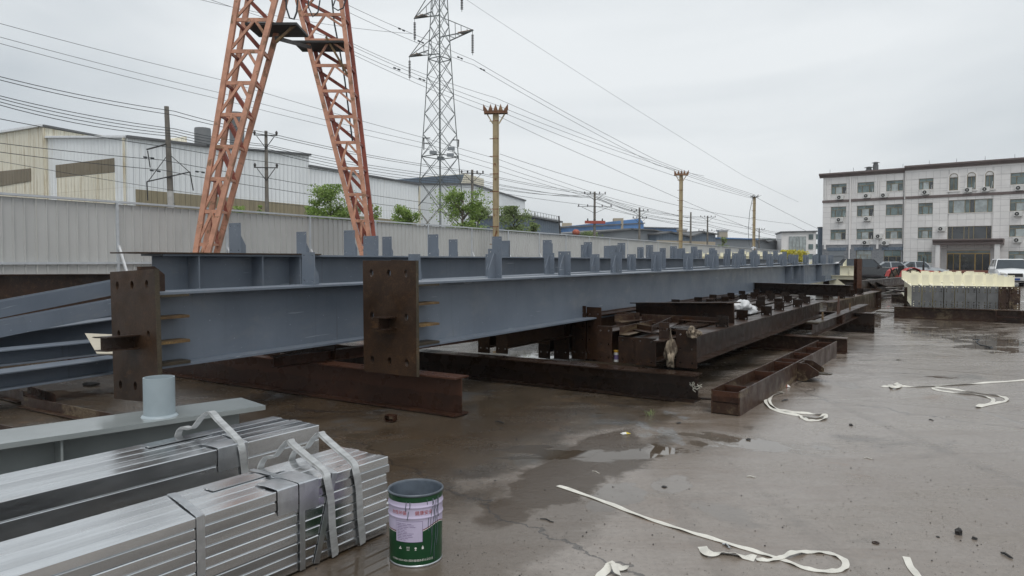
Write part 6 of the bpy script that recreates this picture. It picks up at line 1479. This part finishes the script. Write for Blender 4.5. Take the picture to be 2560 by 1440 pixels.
# farther cream beams
def cream_at(px,D,z,ang,label,L=8.,n=6,plate=False,sup=True):
    c=cream_proto('grey_plate',label,L,plate,n); q=at(px,HORIZ,D); c.location=(q.x,q.y,z); c.rotation_euler=(0,0,ang); return c
cream_at(2150,31.5,.40,R(62),'pale yellow beam lying crosswise beyond the end of the blue girder, nearer one',6.5,4)
cream_at(2140,33.5,.80,R(64),'pale yellow beam lying crosswise beyond the end of the blue girder, upper one',6.5,4)
for k,(px,D) in enumerate(((2130,31.9),(2062,33.2))):
    q=at(px,HORIZ,D); r=thing('crib_block','rusty prop under the crosswise pale yellow beams, %s one'%('right' if k==0 else 'left'),'steel block',(q.x,q.y,0),group='rusty props under pale yellow beams'); m=MB(); m.box(-.12,.12,-.9,.9,0,.015);m.box(-.12,.12,-.9,.9,.38,.395); m.box(-.006,.006,-.9,.9,.0155,.3795); m.build('prop_body',M['rust'],r)
for k in range(6):
    cream_at(1716+36*k,52-1.2*k,1.35,-R(29),'pale yellow beam on the high far stack seen between blue clip plates, %s from the left'%ord_[k],12,8)
for dd in (1.,9.):
    a=at(1695,HORIZ,52.5)+FU*dd; b=at(1925,HORIZ,44.5)+FU*dd; a.z=b.z=0; d=b-a
    r=thing('support_trestle','long rusty trestle under the far pale yellow stack, %s one'%('near' if dd<2 else 'far'),'steel trestle',tuple(a),rz=-math.atan2(d.x,d.y)); section(r,d.length,.3,.24,.012,.016,M['rust'],z0=1.045)
    for k in range(4): m=MB(); yv=.3+(d.length-.6)*k/3; m.box(-.1,.1,yv-.1,yv+.1,0,1.0445); m.build('leg',M['rust'],r)
# ------------------------------------------------------------------ scrap and rusty pieces behind the heap
GSC='rusty steel offcuts scattered between heap and tractor'
sc_=[(2178,716,2262,700,.10),(2180,724,2250,716,.08),(2190,738,2262,708,.12),(2200,744,2268,722,.12),(2185,748,2240,742,.08),(2182,708,2236,694,.1),(2205,712,2252,690,.1),(2188,700,2244,704,.08),(2210,730,2264,736,.06),(2190,693,2230,690,.1),(2215,704,2262,716,.08),(2184,732,2258,728,.08)]
names_=['front pale-edged','second','long diagonal','crossed','short flat','thin upper','slanting upper','level upper','low right','farthest small','right-hand slanting','long level']
mats_=['rust_brown','mill','rust','cut']
for i,(x0,y0,x1,y1,h) in enumerate(sc_):
    a=atz(x0,y0); b=atz(x1,y1); d=b-a; L=min(d.length,9.); d.normalize()
    r=thing('scrap_bar','%s rusty steel offcut in the scrap left of the tractor wheel'%names_[i],'scrap steel',(a.x,a.y,.012*i),rz=-math.atan2(d.x,d.y),group=GSC)
    m=MB(); w=.12+.1*(i%3)
    m.box(-w/2,w/2,0,L,0,.012); m.box(-.005,.005,0,L,.0125,h); m.box(-w/2,w/2,0,L,h+.0005,h+.0125); m.build('offcut_body',M[mats_[i%4]],r)
# tilted plates and posts around (2150,665)
q=at(2145,HORIZ,27.5); r=thing('rust_post','upright rust-red steel post behind the heap, before the black SUV','steel post',(q.x,q.y,0),rz=R(10)); m=MB(); m.ibeam(.2,.2,.2,.01,.014); m.v=[(v[0],v[2]-.1,v[1]/.2*1.68) for v in m.v]; m.build('post_body',M['rust_red'],r)
for i,(px,y0,w,tilt,l) in enumerate(((2172,684,.9,35,'leaning pale-edged rusty plate left of the wheel of the black SUV'),(2190,686,.6,20,'smaller leaning rusty plate on the mid-distance pile'),(2128,684,.7,28,'leaning grey plate next to the rust-red post'))):
    q=at(px,HORIZ,29+i); r=thing('leaning_plate',l,'steel plate',(q.x,q.y,.62),rz=R(12*i),ry=R(tilt)); MB().box(-w/2,w/2,-.4,.4,0,.015).build('plate_body',M['mill'] if i!=1 else M['rust'],r)
r=beam2('stored_beam',at(2262,HORIZ,34)*1+Vector((0,0,-1.1)),at(2150,HORIZ,27.6)+Vector((0,0,-1.1)),.34,.25,'mill','grey-brown beam lying diagonally between heap and tractor',GR)
r=beam2('stored_beam',at(2115,HORIZ,30)+Vector((0,0,-1.35)),at(2215,HORIZ,31)+Vector((0,0,-1.35)),.42,.3,'rust','rusty beam carrying the leaning plates beyond the heap',GR)
q=at(2266,HORIZ,20.6); r=thing('rust_post','short dark upright bar at the left end of the pale yellow row','steel post',(q.x,q.y,.0)); MB().box(-.03,.03,-.03,.03,0,.85).build('post_body',M['rust_dark'],r)
a=at(2195,HORIZ,22.5); b=at(2262,HORIZ,22.); a.z=b.z=0; d=b-a; r=thing('flat_bar','flat pale-edged bar on the ground left of the pale yellow row','steel bar',tuple(a),rz=-math.atan2(d.x,d.y)); MB().box(-.12,.12,0,d.length,0,.03).build('bar_body',M['cut'],r)
# ------------------------------------------------------------------ trees
def tree(px,ytop,ybase,D,wpx,mat,label,n=2600,leaf=.10,name='leafy_tree',cat='tree',seed=1,sparse=.5,group='young trees behind the fence',gap=True):
    g=np.random.default_rng(seed); p=at(px,HORIZ,D); H=zpx(ytop,D); cr=wpx*D/1800/2; zb=max(.6,zpx(ybase,D))
    r=thing(name,label,cat,(p.x,p.y,0),group=group); t=MB(); pts=[(0,0,0)]
    tops=[]; m=MB(); m.path([(0,0,0),(.05,.03,H*.3),(-.04,.05,H*.6),(.02,0,H*.86)],[.02*H,.016*H,.011*H,.004*H],7)
    for k in range(16):
        z=zb*.6+(H-zb*.6)*(.05+.75*g.random()); a=g.uniform(0,6.28); l=cr*g.uniform(.6,1.05)*(1-.45*((z-zb)/(H-zb+.01))**2 if z>zb else .8)
        e=Vector((math.cos(a)*l,math.sin(a)*l*.8,min(z+l*g.uniform(.35,.9),H*.97))); s=Vector((0,0,z)); mid=(s+e)/2+Vector((0,0,l*.12))
        m.path([s,mid,e],[.007*H,.004*H,.0015*H],5); tops.append((e,l)); tops.append((mid,l*.7))
        for q in range(2):
            e2=mid+Vector((g.uniform(-1,1),g.uniform(-1,1),g.uniform(.2,1)))*l*.5; m.path([mid,(mid+e2)/2,e2],[.003*H,.002*H,.001*H],4); tops.append((e2,l*.6))
    tops.append((Vector((0,0,H*.93)),cr*.5)); m.build('trunk',M['bark'],r,smooth=True)
    N=n; idx=g.integers(0,len(tops),N); C=np.array([tuple(tops[i][0]) for i in idx]); Rd=np.array([tops[i][1] for i in idx])[:,None]
    dirs=g.normal(size=(N,3)); dirs/=np.linalg.norm(dirs,axis=1)[:,None]; pos=C+dirs*Rd*sparse*(g.random((N,1))**.6)*np.array([1,1,.85])
    pos[:,2]=np.clip(pos[:,2],.3,H)
    a=g.normal(size=(N,3)); a/=np.linalg.norm(a,axis=1)[:,None]; b=np.cross(a,g.normal(size=(N,3))); b/=np.linalg.norm(b,axis=1)[:,None]
    s=leaf*g.uniform(.6,1.3,(N,1)); v=np.stack([pos-a*s,pos+b*s*.45,pos+a*s,pos-b*s*.45],1).reshape(-1,3)
    me=bpy.data.meshes.new('crown'); me.from_pydata(v.tolist(),[],[(4*i,4*i+1,4*i+2,4*i+3) for i in range(N)]); me.materials.append(mat); part('crown',me,r)
    return r
tree(828,466,548,38,112,M['leaf'],'bright green young tree seen beside the right crane leg',6500,.07,seed=3,sparse=.62)
tree(930,500,550,40,40,M['leaf'],'small leafy tree top just right of the crane leg',900,.08,seed=4)
tree(794,492,548,38.5,50,M['leaf'],'small light green sapling touching the left side of the bright green tree',1800,.07,seed=21,sparse=.6)
tree(872,488,550,39.5,56,M['leaf_dull'],'duller sapling between the bright green tree and the right crane leg',2000,.07,seed=22,sparse=.6)
tree(1195,500,574,48.5,60,M['leaf_dull'],'lower duller sapling right of the tall tree by the pylon',2200,.08,seed=23,sparse=.6)
tree(1010,514,560,43,84,M['leaf'],'low bright green bush left of the pylon foot',5000,.075,seed=5)
tree(1158,468,572,47,120,M['leaf'],'tall green tree between pylon and nearest mast',7000,.08,seed=6,sparse=.55)
tree(1285,518,580,52,95,M['leaf_dull'],'dull green tree just right of the nearest mast',6000,.08,seed=7,sparse=.6)
tree(1335,558,582,54,50,M['leaf_dull'],'low dull green shrub before the blue-grey shed',1200,.10,seed=8)
tree(600,514,527,34,70,M['leaf'],'strip of green weeds above the fence by the left crane leg',1200,.07,seed=9,cat='shrub',name='shrub')
tree(1470,580,592,100,60,M['leaf_dull'],'far green shrub right of the red tank',1300,.16,seed=10,cat='shrub',name='shrub')
tree(1808,594,615,135,32,M['leaf_dull'],'distant round tree by the tan chimney',1500,.25,seed=11)
tree(1976,626,650,62,46,M['leaf_yellow'],'yellow flowering shrub at the far end of the girders',1800,.10,seed=12,cat='shrub',name='shrub')
tree(2000,629,650,64,40,M['leaf_yellow'],'second yellow flowering shrub, nearer the office block',1500,.10,seed=13,cat='shrub',name='shrub')
tree(655,500,527,36,26,M['leaf'],'thin weed tuft beside the double-arm utility pole',300,.06,seed=15,cat='shrub',name='shrub')
m=MB(); g=np.random.default_rng(5)
for _ in range(26):
    c=atz(g.uniform(1655,1675)-40,g.uniform(1030,1040)); a=g.uniform(0,6.28); m.bar((c.x,c.y,0),(c.x+.03*math.cos(a),c.y+.03*math.sin(a),g.uniform(.02,.05)),.003,.001)
o=m.build('weed_tuft',M['leaf_dull']); tag(o,'tiny weed tuft growing in the concrete joint by the chalked beam','weed')
for q in (cg,cb): pass

# ------------------------------------------------------------------ damp air
hz=bpy.data.materials.new('damp_air'); hz.use_nodes=True; ht=hz.node_tree; ht.nodes.clear()
ho=ht.nodes.new('ShaderNodeOutputMaterial'); hv=ht.nodes.new('ShaderNodeVolumePrincipled')
hv.inputs['Color'].default_value=(.97,.98,1.,1); hv.inputs['Density'].default_value=HAZE; hv.inputs['Anisotropy'].default_value=.2
ht.links.new(hv.outputs[0],ho.inputs['Volume'])
MB().box(-600,600,-140,940,-1.6,60).build('haze',hz,kind='stuff')
